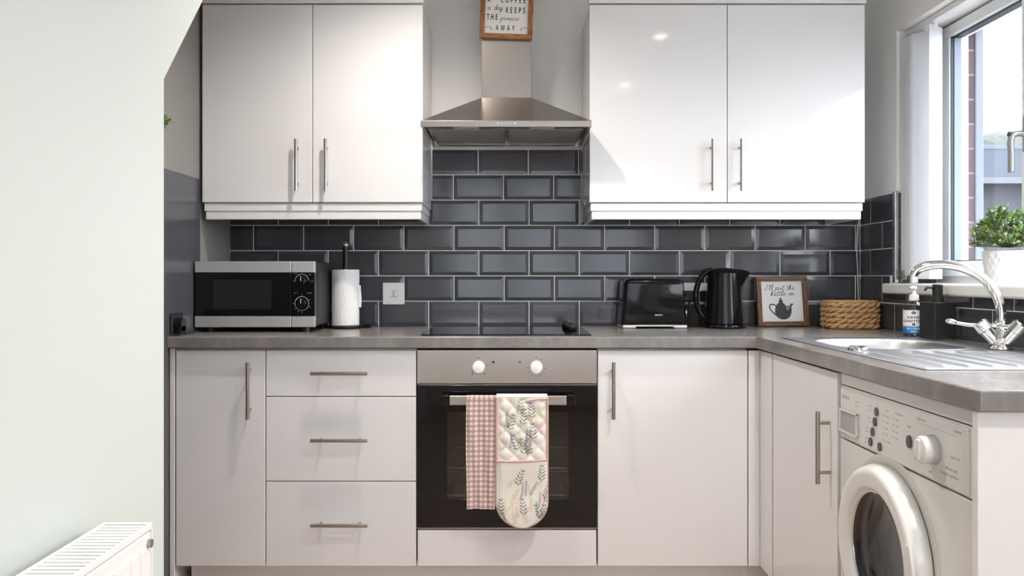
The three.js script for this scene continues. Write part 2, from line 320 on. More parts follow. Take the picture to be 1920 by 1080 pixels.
/* vertical blind gathered at the end of the window */
{
  const t = thing('vertical_blind', 'white vertical blind gathered at the far end of the window', 'blind', [1.465, SILL, -2.9]);
  obj('headrail', [bx(-0.022, 0.022, HEAD - 0.022 - SILL, HEAD - 0.001 - SILL, -0.065, 1.34, 0.003)], M.slatRail, t);
  const zs = [-0.052, -0.036, -0.020, -0.004, 0.014, 0.034, 0.098], an = [-0.25, -0.35, -0.28, -0.40, -0.3, -0.5, 0.62];
  zs.forEach((z, i) => {
    const g = grid(8, 1, (u, v) => [(u - 0.5) * 0.089, v * 0.872, 0.004 * (1 - 4 * (u - 0.5) ** 2)]);
    g.rotateY(an[i]).translate(0, 0.016, z); obj('slat', g, M.slat, t);
    obj('slat_hanger', bx(-0.006, 0.006, 0.886, 0.900, z - 0.001, z + 0.001, 0.0005), M.whitePlastic, t);
  });
}

/* ------------------------------------------------------------------ base cabinets */
const DF = 2.683, DB = 2.701, DT = 0.8636, DBOT = 0.1514, BACK = 3.262;
function handle(parent, x, y, z, vertical, len = 0.186) {      // bar on two posts, standing off +z
  const a = [disc(0.006, len, 0, 0, 0.031, 'y', 20), disc(0.0045, 0.031, 0, 0.064, 0.0155, 'z', 14), disc(0.0045, 0.031, 0, -0.064, 0.0155, 'z', 14)];
  a[0].translate(0, 0, 0);
  const g = join(a); if (!vertical) g.rotateZ(Math.PI / 2); g.translate(x, y, z); return obj('handle', g, M.satin, parent);
}
const front = (name, parent, x0, x1, y0, y1, z0 = 0) => obj(name, bx(x0, x1, y0, y1, z0, z0 + 0.018, 0.002, 2), M.gloss, parent);
function carcass(parent, w, y0 = 0.152, y1 = 0.868, dep = BACK - DB - 0.001) { obj('body', [bx(-w / 2 + 0.001, w / 2 - 0.001, y0, y1 - 0.0002, -dep, -0.0012, 0.001)], M.carcass, parent); }
{
  // end panel by the alcove wall
  const p = thing('end_panel', 'narrow white end panel between the slate wall panel and the first cupboard', 'panel', [-1.1175, 0, -DF]);
  obj('board', bx(-0.0085, 0.0075, 0.002, 0.870, -(BACK - DF), 0.001, 0.0015), M.gloss, p);
  // narrow cupboard
  const x0 = -1.1075, x1 = -0.810, c = (x0 + x1) / 2, w = x1 - x0;
  const t = thing('base_cupboard', 'narrow white base cupboard under the microwave', 'cupboard', [c, 0, -DB]); carcass(t, w);
  const d = front('door', t, -w / 2 + 0.0015, w / 2 - 0.0015, DBOT, DT); handle(d, (464.5 - 958) / 574 - c, 0.734, 0.018, true);
  // drawers
  const e0 = -0.810, e1 = -0.312, ec = (e0 + e1) / 2, ew = e1 - e0;
  const s = thing('drawer_unit', 'white base unit with three drawers beside the oven', 'drawers', [ec, 0, -DB]); carcass(s, ew);
  for (const [a, b, hy] of [[0.7125, DT, 0.7905], [0.4325, 0.7095, 0.5715], [DBOT, 0.4295, 0.294]]) { const r = front('drawer', s, -ew / 2 + 0.0015, ew / 2 - 0.0015, a, b); handle(r, -0.0005, hy, 0.018, false); }
  // cupboard right of the oven
  const f0 = 0.2855, f1 = 0.7825, fc = (f0 + f1) / 2, fw = f1 - f0;
  const u = thing('base_cupboard', 'white base cupboard right of the oven', 'cupboard', [fc, 0, -DB]); carcass(u, fw);
  const ud = front('door', u, -fw / 2 + 0.0015, fw / 2 - 0.0015, DBOT, DT); handle(ud, (1150.5 - 958) / 574 - fc, 0.734, 0.018, true);
  // L-shaped corner post
  const q = thing('corner_post', 'white L-shaped corner post where the two runs of cupboards meet', 'panel', [0.784, 0, -DF]);
  obj('board', [bx(0, 0.038, DBOT, DT, -0.018, 0, 0.0015), bx(0.0385, 0.0565, DBOT, DT, -0.018, 0.120, 0.0015)], M.gloss, q);
  // panel under the oven
  const o = thing('oven_plinth_panel', 'white filler panel below the oven', 'panel', [-0.0125, 0, -DB]);
  front('board', o, -0.2955, 0.2945, DBOT, 0.270);
  // plinth
  const k = thing('plinth', 'recessed white plinth board under the base cupboards', 'plinth', [0, 0, -2.735]);
  obj('board', bx(-1.075, 0.874, 0.001, 0.148, -0.015, 0, 0.001), M.plinth, k);
  const k2 = thing('plinth', 'recessed white plinth board under the cupboard beside the washing machine', 'plinth', [0.877, 0, -2.39]);
  obj('board', bx(0, 0.015, 0.001, 0.148, -0.32, 0.33, 0.001), M.plinth, k2);
}
/* right-hand run: things face -x */
const FACE = 0.823, TURN = -Math.PI / 2;
{
  const w = 0.507, t = thing('base_cupboard', 'white base cupboard between the corner and the washing machine', 'cupboard', [FACE + 0.018, 0, -2.3015], TURN); carcass(t, w, 0.152, 0.735, 0.555);
  const d = front('door', t, -w / 2 + 0.002, w / 2 - 0.002, DBOT, DT); handle(d, 0.2035, 0.6645, 0.018, true, 0.186);
  const e = thing('end_panel', 'wide white end panel closing off the run beside the washing machine', 'panel', [0.810, 0, -1.410]);
  obj('board', bx(0, 0.590, 0.002, 0.8705, -0.018, 0, 0.0015), M.gloss, e);
}
/* worktop */
{
  const t = thing('worktop', 'grey concrete-effect worktop running round the corner', 'worktop', [0, TOP - 0.038, 0]);
  const b = 0.004, s = new THREE.Shape([[-1.1265, 2.663], [0.803, 2.663], [0.803, 1.390], [1.4005, 1.390], [1.4005, 3.2615], [-1.1265, 3.2615]].map(([x, d]) => new THREE.Vector2(x, d)));
  s.holes.push(roundRect(0.884, 1.718, 1.348, 2.582, 0.03));
  const g = new THREE.ExtrudeGeometry(s, { depth: 0.038 - 2 * b, bevelEnabled: true, bevelThickness: b, bevelSize: b, bevelOffset: -b, bevelSegments: 3, curveSegments: 8 });
  g.translate(0, 0, b).rotateX(-Math.PI / 2);
  obj('slab', boxUV(g), M.worktop, t);
}
/* ------------------------------------------------------------------ wall cabinets */
const UF = 2.943, UT = 2.093, UB = 1.3755;
function wallUnit(label, x0, x1, handles, openLeft, openRight) {
  const c = (x0 + x1) / 2, w = x1 - x0, t = thing('wall_cabinet', label, 'cabinet', [c, UB, -UF]);
  obj('body', bx(-w / 2 + 0.001, w / 2 - 0.001, 0, UT - UB, -(WALL - UF) + 0.001, -0.0195, 0.001), M.carcass, t);
  [[-w / 2 + 0.0005, -0.0012], [0.0012, w / 2 - 0.0005]].forEach(([p, q], i) => { const d = front('door', t, p, q, 0.001, UT - UB - 0.001, -0.018); handle(d, (handles[i] - 958) / 524 - c, (EYE + (521 - 308.5) / 524) - UB, 0, true); });
  const pel = [bx(-w / 2 + 0.005, w / 2 - 0.005, -0.0305, -0.0015, -0.026, -0.007, 0.003), bx(-w / 2 + 0.009, w / 2 - 0.009, -0.0605, -0.0300, -0.028, -0.011, 0.003)];
  for (const [on, sx] of [[openLeft, -1], [openRight, 1]]) if (on) { const e = sx * (w / 2 - 0.005), i = sx * (w / 2 - 0.024); pel.push(bx(Math.min(e, i), Math.max(e, i), -0.0305, -0.0015, -0.316, -0.026, 0.003), bx(Math.min(e, i) + (sx < 0 ? 0.004 : 0), Math.max(e, i) - (sx > 0 ? 0.004 : 0), -0.0605, -0.0300, -0.316, -0.028, 0.003)); }
  obj('pelmet', pel, M.gloss, t);
  const cor = [bx(-w / 2 - 0.002, w / 2 + 0.004, UT - UB + 0.004, UT - UB + 0.03, -0.030, 0.006, 0.003), bx(-w / 2 - 0.002, w / 2 + 0.018, UT - UB + 0.029, UT - UB + 0.06, -0.035, 0.020, 0.004)];
  obj('cornice', cor, M.gloss, t);
}
wallUnit('white double wall cabinet left of the extractor hood', -1.1185, -0.319, [554, 609.5], false, true);
wallUnit('wide white double wall cabinet right of the extractor hood', 0.2845, 1.282, [1337.5, 1391.5], true, true);

/* ------------------------------------------------------------------ extractor hood */
{
  const hx0 = -0.3145, hx1 = 0.2805, h0 = 1.628, h1 = 1.650, d0 = 2.826, cx0 = -0.111, cx1 = 0.0755, cd = 3.08, cy = 1.786, back = WALL - 0.001;
  const t = thing('extractor_hood', 'stainless steel chimney extractor hood above the hob', 'hood', [-0.0175, h0, -back]);
  const L = (g) => g.translate(0.0175, -h0, back);
  const q = [], Q = (a, b, c, d) => q.push(...a, ...b, ...c, ...a, ...c, ...d);
  const A = [hx0, h1, -d0], B = [hx1, h1, -d0], C = [hx1, h1, -back], D = [hx0, h1, -back], a = [cx0, cy, -cd], b = [cx1, cy, -cd], c = [cx1, cy, -back], d = [cx0, cy, -back];
  Q(A, B, b, a); Q(B, C, c, b); Q(D, A, a, d); Q(C, D, d, c);
  const py = new THREE.BufferGeometry(); py.setAttribute('position', new THREE.Float32BufferAttribute(q, 3)); py.computeVertexNormals();
  // rim sits inside the opening between the two wall cabinets except its projecting front
  obj('canopy', L(boxUV(py)), M.steel, t);
  obj('rim', [bd(hx0, hx1, h0, h1, d0, d0 + 0.012, 0.001), bd(hx0, hx0 + 0.012, h0, h1, d0 + 0.011, back, 0.001), bd(hx1 - 0.012, hx1, h0, h1, d0 + 0.011, back, 0.001), bd(hx0 + 0.011, hx1 - 0.011, h0, h1, back - 0.012, back, 0.001)].map((g) => L(boxUV(g))), M.steel, t);
  obj('chimney', L(boxUV(bd(cx0, cx1, cy, CEIL - 0.002, cd, back, 0.001))), M.steel, t);
  obj('underside', L(bd(hx0 + 0.012, hx1 - 0.012, h0 + 0.010, h0 + 0.014, d0 + 0.012, back - 0.012, 0)), M.steel, t);
  for (const [p, r] of [[-0.285, -0.026], [-0.008, 0.251]]) {
    const f = obj('grease_filter', L(boxUV(bd(p, r, h0 + 0.004, h0 + 0.0105, 2.90, 3.215, 0.001))), M.filter, t); f.material = M.filter;
    obj('filter_frame', [bd(p, r, h0 + 0.002, h0 + 0.0095, 2.895, 2.903, 0.001), bd(p, r, h0 + 0.002, h0 + 0.0095, 3.212, 3.222, 0.001), bd(p - 0.006, p + 0.001, h0 + 0.002, h0 + 0.0095, 2.895, 3.222, 0.001), bd(r - 0.001, r + 0.006, h0 + 0.002, h0 + 0.0095, 2.895, 3.222, 0.001)].map(L), M.steel, f);
  }
  for (const [p, r] of [[-0.205, -0.115], [0.065, 0.155]]) obj('lamp_lens', L(bd(p, r, h0 + 0.004, h0 + 0.0105, 2.852, 2.884, 0.003)), M.whitePlastic, t);
  for (let k = 0; k < 5; k++) obj('push_button', L(disc(0.0042, 0.006, -0.0167 + (k - 2) * 0.0150, 1.639, -d0 + 0.002, 'z', 16)), M.chrome, t);
}
/* sign on the chimney */
{
  const t = thing('wall_sign', 'wood framed white sign with coffee lettering hung on the hood chimney', 'sign', [-0.0195, 2.005, -3.0785]);
  t.rotation.z = -0.035;
  const w = 0.1, h = 0.262, fr = 0.0185;
  const mk = (...a) => { const g = bx(...a, 0.0015); return g; };
  const uvRot = (g) => { g = boxUV(g); const uv = g.attributes.uv; for (let i = 0; i < uv.count; i++) uv.setXY(i, uv.getY(i) * 6 + 0.2, uv.getX(i) * 6); return g; };
  const uvMul = (g) => { g = boxUV(g); const uv = g.attributes.uv; for (let i = 0; i < uv.count; i++) uv.setXY(i, uv.getX(i) * 6, uv.getY(i) * 6); return g; };
  obj('frame_rail', uvMul(mk(-w, w, 0, fr, 0, 0.018)), M.woodWarm, t); obj('frame_rail', uvMul(mk(-w, w, h - fr, h, 0, 0.018)), M.woodWarm, t);
  obj('frame_stile', uvRot(mk(-w, -w + fr, fr, h - fr, 0, 0.018)), M.woodWarm, t); obj('frame_stile', uvRot(mk(w - fr, w, fr, h - fr, 0, 0.018)), M.woodWarm, t);
  const pw = 2 * (w - fr), ph = h - 2 * fr, W = 652, H = Math.round(652 * ph / pw), S = W / pw;
  const tex = canvasTex(W, H, (x) => {
    x.fillStyle = '#eae7e4'; x.fillRect(0, 0, W, H); x.fillStyle = '#1c1a19'; x.strokeStyle = '#1c1a19';
    const Y = (m) => H - m * S;
    caps(x, 'A', 30, Y(0.1195), 110, 0.62, 0, 'sans-serif', 'bold'); caps(x, 'COFFEE', 230, Y(0.1195), 110, 0.62, 26, 'sans-serif', 'bold');
    script(x, 'a', 34, Y(0.091), 40); script(x, 'day', 130, Y(0.091), 44);
    caps(x, 'KEEPS', 306, Y(0.081), 122, 0.58, 24, 'sans-serif', 'bold');
    caps(x, 'THE', 26, Y(0.053), 122, 0.60, 18, 'sans-serif', 'bold'); script(x, 'grumpies', 225, Y(0.053), 40, 0.3, 0.1);
    caps(x, 'AWAY', 168, Y(0.0145), 108, 0.6, 34, 'sans-serif', 'bold');
    x.lineWidth = 6; for (const [m, o] of [[1, 14], [-1, W - 10]]) { x.beginPath(); const pts = [[0, 12], [6, -6], [30, -4], [60, -14], [92, 6], [104, 26], [80, 34], [72, 12], [90, 2]].map(([p, q]) => new THREE.Vector2(o + m * p, Y(0.024) + q)); new THREE.SplineCurve(pts).getPoints(60).forEach((p, i) => i ? x.lineTo(p.x, p.y) : x.moveTo(p.x, p.y)); x.stroke(); }
  });
  const pg = new THREE.PlaneGeometry(pw, ph).translate(0, h / 2, 0.0072);
  obj('panel', bx(-w + fr, w - fr, fr, h - fr, 0.001, 0.007, 0), M.whitePlastic, t); obj('lettering', pg, std(0xffffff, 0.7, 0, { map: tex }), t);
}

/* ------------------------------------------------------------------ oven */
{
  const x0 = -0.3105, x1 = 0.2845, c = (x0 + x1) / 2, hw = (x1 - x0) / 2;
  const t = thing('built_in_oven', 'built-in black glass oven with a steel control panel', 'oven', [c, 0, -DB]);
  const z = 0.018;                                                  // front plane
  // housing with an open cavity behind the window
  obj('housing', [bx(-hw + 0.012, hw - 0.012, 0.762, 0.864, -0.52, 0, 0), bx(-hw + 0.012, hw - 0.012, 0.275, 0.300, -0.52, -0.005, 0), bx(-hw + 0.012, -hw + 0.05, 0.300, 0.762, -0.52, -0.005, 0), bx(hw - 0.05, hw - 0.012, 0.300, 0.762, -0.52, -0.005, 0), bx(-hw + 0.05, hw - 0.05, 0.300, 0.762, -0.52, -0.46, 0)], M.enamel, t);
  const f0 = 0.7535, f1 = 0.8655;
  const fas = obj('control_panel', boxUV(bx(-hw, hw, f0, f1, 0, z, 0.002)), M.steel, t);
  const kx = [(897 - 958) / 568 - c, (1005 - 958) / 568 - c], ky = EYE - (688 - 521) / 568;
  kx.forEach((k, i) => {
    obj('knob', [lathe([[0, 0.030], [0.0165, 0.029], [0.0195, 0.026], [0.0215, 0.004], [0.0215, 0], [0, 0]], 40).rotateX(Math.PI / 2).translate(k, ky, z + 0.001)], M.whitePlastic, t);
    const n = i ? [90, 60, 30, -10, -35, -62, -90, -118, -145, -175] : [90, 12, 168, -48, -132];
    for (const a of n) { const r = 0.0305, A = a * Math.PI / 180, w = i ? 0.0022 : 0.0028; obj('dial_mark', bx(k + Math.cos(A) * r - w, k + Math.cos(A) * r + w, ky + Math.sin(A) * r - 0.0011, ky + Math.sin(A) * r + 0.0011, z, z + 0.0003, 0), M.greyButton, fas); }
  });
  for (const [px, col] of [[925, lin(.06, .008, .006)], [975, lin(.55, .10, .03)]]) obj('indicator_light', lathe([[0, 0.0035], [0.003, 0.003], [0.0042, 0], [0, 0]], 20).rotateX(Math.PI / 2).translate((px - 958) / 568 - c, EYE - (679 - 521) / 568, z), std(col, 0.2), t);
  // door: glass frame round a tinted window
  const y0 = 0.2795, y1 = 0.7485, wx0 = (838 - 958) / 568 - c, wx1 = (1066 - 958) / 568 - c, wy0 = EYE - (936 - 521) / 568, wy1 = EYE - (772 - 521) / 568;
  const dr = obj('door', [bx(-hw + 0.002, hw - 0.002, wy1, y1, 0, z + 0.002, 0.0015), bx(-hw + 0.002, hw - 0.002, y0, wy0, 0, z + 0.002, 0.0015), bx(-hw + 0.002, wx0, wy0 - 0.001, wy1 + 0.001, 0, z + 0.002, 0), bx(wx1, hw - 0.002, wy0 - 0.001, wy1 + 0.001, 0, z + 0.002, 0)], M.blackGlass, t);
  obj('window_pane', bx(wx0, wx1, wy0, wy1, z - 0.001, z + 0.0005, 0), M.ovenPane, dr);
  obj('door_trim', bx(-hw + 0.001, hw - 0.001, y1 + 0.0005, y1 + 0.0025, 0, z, 0), M.satin, dr); obj('door_trim', bx(-hw + 0.001, hw - 0.001, y0 - 0.0045, y0 - 0.001, 0, z + 0.001, 0), M.satin, dr);
  const hy = EYE - (751 - 521) / 580, hx0 = (842 - 958) / 580 - c, hx1 = (1063 - 958) / 580 - c, hz = 0.052;
  obj('door_handle', [bx(hx0, hx1, hy - 0.0155, hy + 0.0155, z + hz - 0.006, z + hz + 0.004, 0.003)], M.satin, dr);
  for (const sgn of [-1, 1]) { const a = sgn < 0 ? hx0 - 0.028 : hx1 + 0.0004, b = sgn < 0 ? hx0 - 0.0004 : hx1 + 0.028; obj('handle_mount', [bx(a, b, hy - 0.016, hy + 0.016, z + hz - 0.012, z + hz + 0.005, 0.003), bx(a + 0.006, b - 0.006, hy - 0.012, hy + 0.012, z + 0.001, z + hz - 0.010, 0.002)], M.blackGloss, dr); }
  for (const py of [857, 905]) {
    const y = EYE - (py - 521) / 520; const g = [rod(V(wx0 - 0.03, y, -0.06), V(wx1 + 0.03, y, -0.06), 0.003, 8), rod(V(wx0 - 0.03, y, -0.40), V(wx1 + 0.03, y, -0.40), 0.003, 8)];
    for (let k = 0; k < 14; k++) { const x = wx0 - 0.02 + k * (wx1 - wx0 + 0.04) / 13; g.push(rod(V(x, y, -0.06), V(x, y, -0.40), 0.0016, 6)); }
    obj('oven_shelf', g, M.wire, t);
  }
  // cloths hang on the handle bar
  const barZ = -DB + z + hz - 0.001, barY = hy, wx = (px) => (px - 958) / 586;
  // gingham tea towel
  {
    const X0 = wx(875), X1 = wx(931), yb = EYE - (958 - 521) / 586, cx = (X0 + X1) / 2, w = X1 - X0, top = barY + 0.0165;
    const o = thing('tea_towel', 'pink and grey gingham tea towel hanging on the oven handle', 'towel', [cx, yb, barZ]);
    const tex = canvasTex(512, 1024, (x) => {
      x.fillStyle = '#ecdbd4'; x.fillRect(0, 0, 512, 1024); const n = 6, p = 512 / n, q = 1024 / 22; x.fillStyle = 'rgba(142,108,108,0.45)';
      for (let i = 0; i < n; i++) x.fillRect(i * p + p * 0.22, 0, p * 0.5, 1024); for (let j = 0; j < 22; j++) x.fillRect(0, j * q + q * 0.2, 512, q * 0.5);
      const r = rng(3); for (let i = 0; i < 14000; i++) { x.fillStyle = r() > 0.5 ? 'rgba(255,240,235,0.16)' : 'rgba(110,70,70,0.10)'; x.fillRect(r() * 512, r() * 1024, 1 + r() * 5, 1 + r() * 2); }
    });
    const m = std(0xffffff, 0.95, 0, { map: tex, side: THREE.DoubleSide });
    const H = top - yb, path = (s) => s < 0 ? 0 : 0;
    const sheet = (zo, len, back) => grid(24, 60, (u, v) => { const x = (u - 0.5) * w * (1 + 0.02 * Math.sin(v * 5)) + 0.004 * Math.sin(v * 3 + 1) * (u - 0.5), y = H - v * len; const f = Math.min(1, v * 4); return [x - 0.003 * v, y, back ? zo : zo + f * (0.003 * Math.sin(u * 7 + v * 2.2) + 0.002 * Math.sin(u * 15 - v * 6))]; });
    const fold = grid(24, 10, (u, v) => { const a = Math.PI * v; return [(u - 0.5) * w, H - 0.008 + Math.sin(a) * 0.008 + 0.0005, Math.cos(a) * 0.0095 + 0.0005]; });
    obj('cloth', [sheet(0.010, H - 0.008, false).translate(0, -0.008, 0), fold, sheet(-0.0095, 0.23, true).translate(0, -0.008, 0)], m, o);
    obj('inner_layer', [sheet(0.0075, H - 0.014, false).translate(0.001, -0.008, 0)], m, o);
  }
  // double oven glove
  {
    const X0 = wx(931), X1 = wx(1026.5), yb = EYE - (993 - 521) / 588, cx = (X0 + X1) / 2, w = X1 - X0, top = barY + 0.0215, H = top - yb, R = w / 2;
    const o = thing('oven_glove', 'quilted floral double oven glove with pink edging on the oven handle', 'oven glove', [cx, yb, barZ + 0.001]);
    const tex = canvasTex(512, Math.round(512 * H / w), (x, W, HH) => {
      x.fillStyle = '#ebe7e1'; x.fillRect(0, 0, W, HH); const r = rng(17), pocket = HH * 0.498;
      const leaf = (px, py, a, l, ww, col) => { x.save(); x.translate(px, py); x.rotate(a); x.fillStyle = col; x.beginPath(); x.moveTo(0, 0); x.quadraticCurveTo(l * 0.5, -ww, l, 0); x.quadraticCurveTo(l * 0.5, ww, 0, 0); x.fill(); x.restore(); };
      const sprig = (px, py, a, n, step, l, ww, cols, bend) => { x.strokeStyle = cols[0]; x.lineWidth = 2; let cx2 = px, cy2 = py, A = a; for (let i = 0; i < n; i++) { const nx = cx2 + Math.cos(A) * step, ny = cy2 + Math.sin(A) * step; x.beginPath(); x.moveTo(cx2, cy2); x.lineTo(nx, ny); x.stroke(); const k = 1 - i / n * 0.45; leaf(nx, ny, A - 0.8, l * k, ww * k, cols[i % cols.length]); leaf(nx, ny, A + 0.8, l * k, ww * k, cols[(i + 1) % cols.length]); cx2 = nx; cy2 = ny; A += bend; } leaf(cx2, cy2, A, l * 0.6, ww * 0.6, cols[0]); };
      const G = ['#848d84', '#98a098', '#747e78'], Y = ['#cfcf9c', '#dcd8a8', '#bfc49a'], P = ['#e0bdb9', '#e8cdc8'], K = ['#6a6b7c', '#777787', '#858494'];
      for (let band = 0; band < 2; band++) {
        const o0 = band ? pocket : 0, hh = band ? HH - pocket : pocket;
        for (let i = 0; i < 26; i++) sprig(40 + r() * 430, o0 + 60 + r() * (hh - 80), -1.9 + r() * 1.2, 5 + r() * 3, 22, 28, 9, r() > 0.5 ? ['#e9ddd6', '#efe6de'] : ['#dfe2da', '#e6e6dd'], 0.06);
        for (let i = 0; i < 11; i++) sprig(30 + r() * 450, o0 + hh * (0.35 + r() * 0.65), -2 + r(), 7, 20, 30, 9, Y, (r() - 0.5) * 0.15);
        for (let i = 0; i < 9; i++) sprig(30 + r() * 450, o0 + hh * (0.35 + r() * 0.65), -2 + r(), 6, 20, 26, 10, P, (r() - 0.5) * 0.15);
        for (let i = 0; i < 9; i++) sprig(30 + r() * 450, o0 + hh * (0.3 + r() * 0.7), -2.2 + r() * 1.3, 5, 34, 62, 15, G, (r() - 0.5) * 0.2);
        for (let i = 0; i < 6; i++) sprig(60 + r() * 390, o0 + hh * (0.45 + r() * 0.5), -2 + r() * 0.8, 12, 13, 24, 5, K, (r() - 0.5) * 0.08);
      }
    });
    tex.flipY = false;
    const m = std(0xffffff, 0.95, 0, { map: tex, side: THREE.DoubleSide }), pink = std(lin(.66, .42, .40), 0.9);
    const half = (y) => y > R ? R : Math.sqrt(Math.max(0, R * R - (R - y) ** 2));       // half width at height y above the tip
    const pocketY = H * (1 - 0.498);
    const front_ = (y0g, y1g, zo, quilt, nv) => grid(40, nv, (u, v) => { const y = y0g + (y1g - y0g) * v, hwid = half(y), x = (u - 0.5) * 2 * hwid; const e = 1 - Math.abs(u - 0.5) * 2; const puff = Math.min(1, e * 5); const P = 0.052; const q = Math.abs(Math.sin((x + y) * Math.PI / P)) * Math.abs(Math.sin((x - y) * Math.PI / P)); return [x, y, zo + puff * (quilt ? 0.003 + 0.006 * Math.sqrt(q) : 0.006 + 0.002 * Math.sin(y * 40))]; });
    const fixUV = (g) => { const p = g.attributes.position, uv = g.attributes.uv; for (let i = 0; i < p.count; i++) uv.setXY(i, p.getX(i) / w + 0.5, 1 - p.getY(i) / H); return g; };
    obj('pad', [fixUV(front_(pocketY - 0.03, H - 0.010, 0.012, true, 90))], m, o);
    obj('pocket', [fixUV(front_(0.0006, pocketY, 0.017, false, 60))], m, o);
    obj('lining', [fixUV(grid(24, 60, (u, v) => { const y = 0.0006 + (H - 0.01) * v; return [(u - 0.5) * 2 * half(y), y, 0.010]; })), fixUV(grid(24, 12, (u, v) => { const a = Math.PI * v; return [(u - 0.5) * w, H - 0.010 + Math.sin(a) * 0.010, Math.cos(a) * 0.0125]; })), fixUV(grid(4, 20, (u, v) => [(u - 0.5) * w, H - 0.010 - v * 0.24, -0.0135]))], m, o);
    const out = []; for (let k = 0; k <= 10; k++) out.push(V(-R, H - 0.010 - k / 10 * (H - 0.01 - R), 0.013)); for (let k = 1; k < 24; k++) { const a = Math.PI + k / 24 * Math.PI; out.push(V(Math.cos(a) * R, R + Math.sin(a) * R, 0.013)); } for (let k = 0; k <= 10; k++) out.push(V(R, R + k / 10 * (H - 0.01 - R), 0.013));
    obj('edging', tube(out, 0.0042, 160, 8), pink, o);
    obj('pocket_edging', tube([V(-R, pocketY - 0.001, 0.021), V(-R * 0.4, pocketY - 0.001, 0.025), V(R * 0.4, pocketY + 0.001, 0.025), V(R, pocketY + 0.003, 0.021)], 0.0036, 40, 8), pink, o);
    obj('hanging_loop', tube([V(0.012, H - 0.022, 0.021), V(0.045, H - 0.015, 0.022), V(R, H - 0.014, 0.018)], 0.003, 30, 8), pink, o);
  }
}
/* hob */
{
  const t = thing('ceramic_hob', 'black ceramic glass hob with knobs set in the worktop', 'hob', [-0.0165, TOP, -2.955]);
  const s = roundRect(-0.285, -0.25, 0.285, 0.25, 0.012), g = new THREE.ExtrudeGeometry(s, { depth: 0.003, bevelEnabled: true, bevelThickness: 0.001, bevelSize: 0.0015, bevelOffset: -0.0015, bevelSegments: 2 }).rotateX(-Math.PI / 2).translate(0, 0.0012, 0);
  obj('glass_top', g, phys(lin(.006, .006, .007), 0.03), t);
  for (let k = 0; k < 4; k++) obj('control_knob', [lathe([[0, 0.024], [0.017, 0.0235], [0.0185, 0.021], [0.020, 0.0055], [0, 0.0055]], 32).translate(0.232, 0, 0.03 - k * 0.062), bx(0.229, 0.235, 0.022, 0.028, 0.012 - k * 0.062, 0.048 - k * 0.062, 0.001)], M.blackPlastic, t);
}
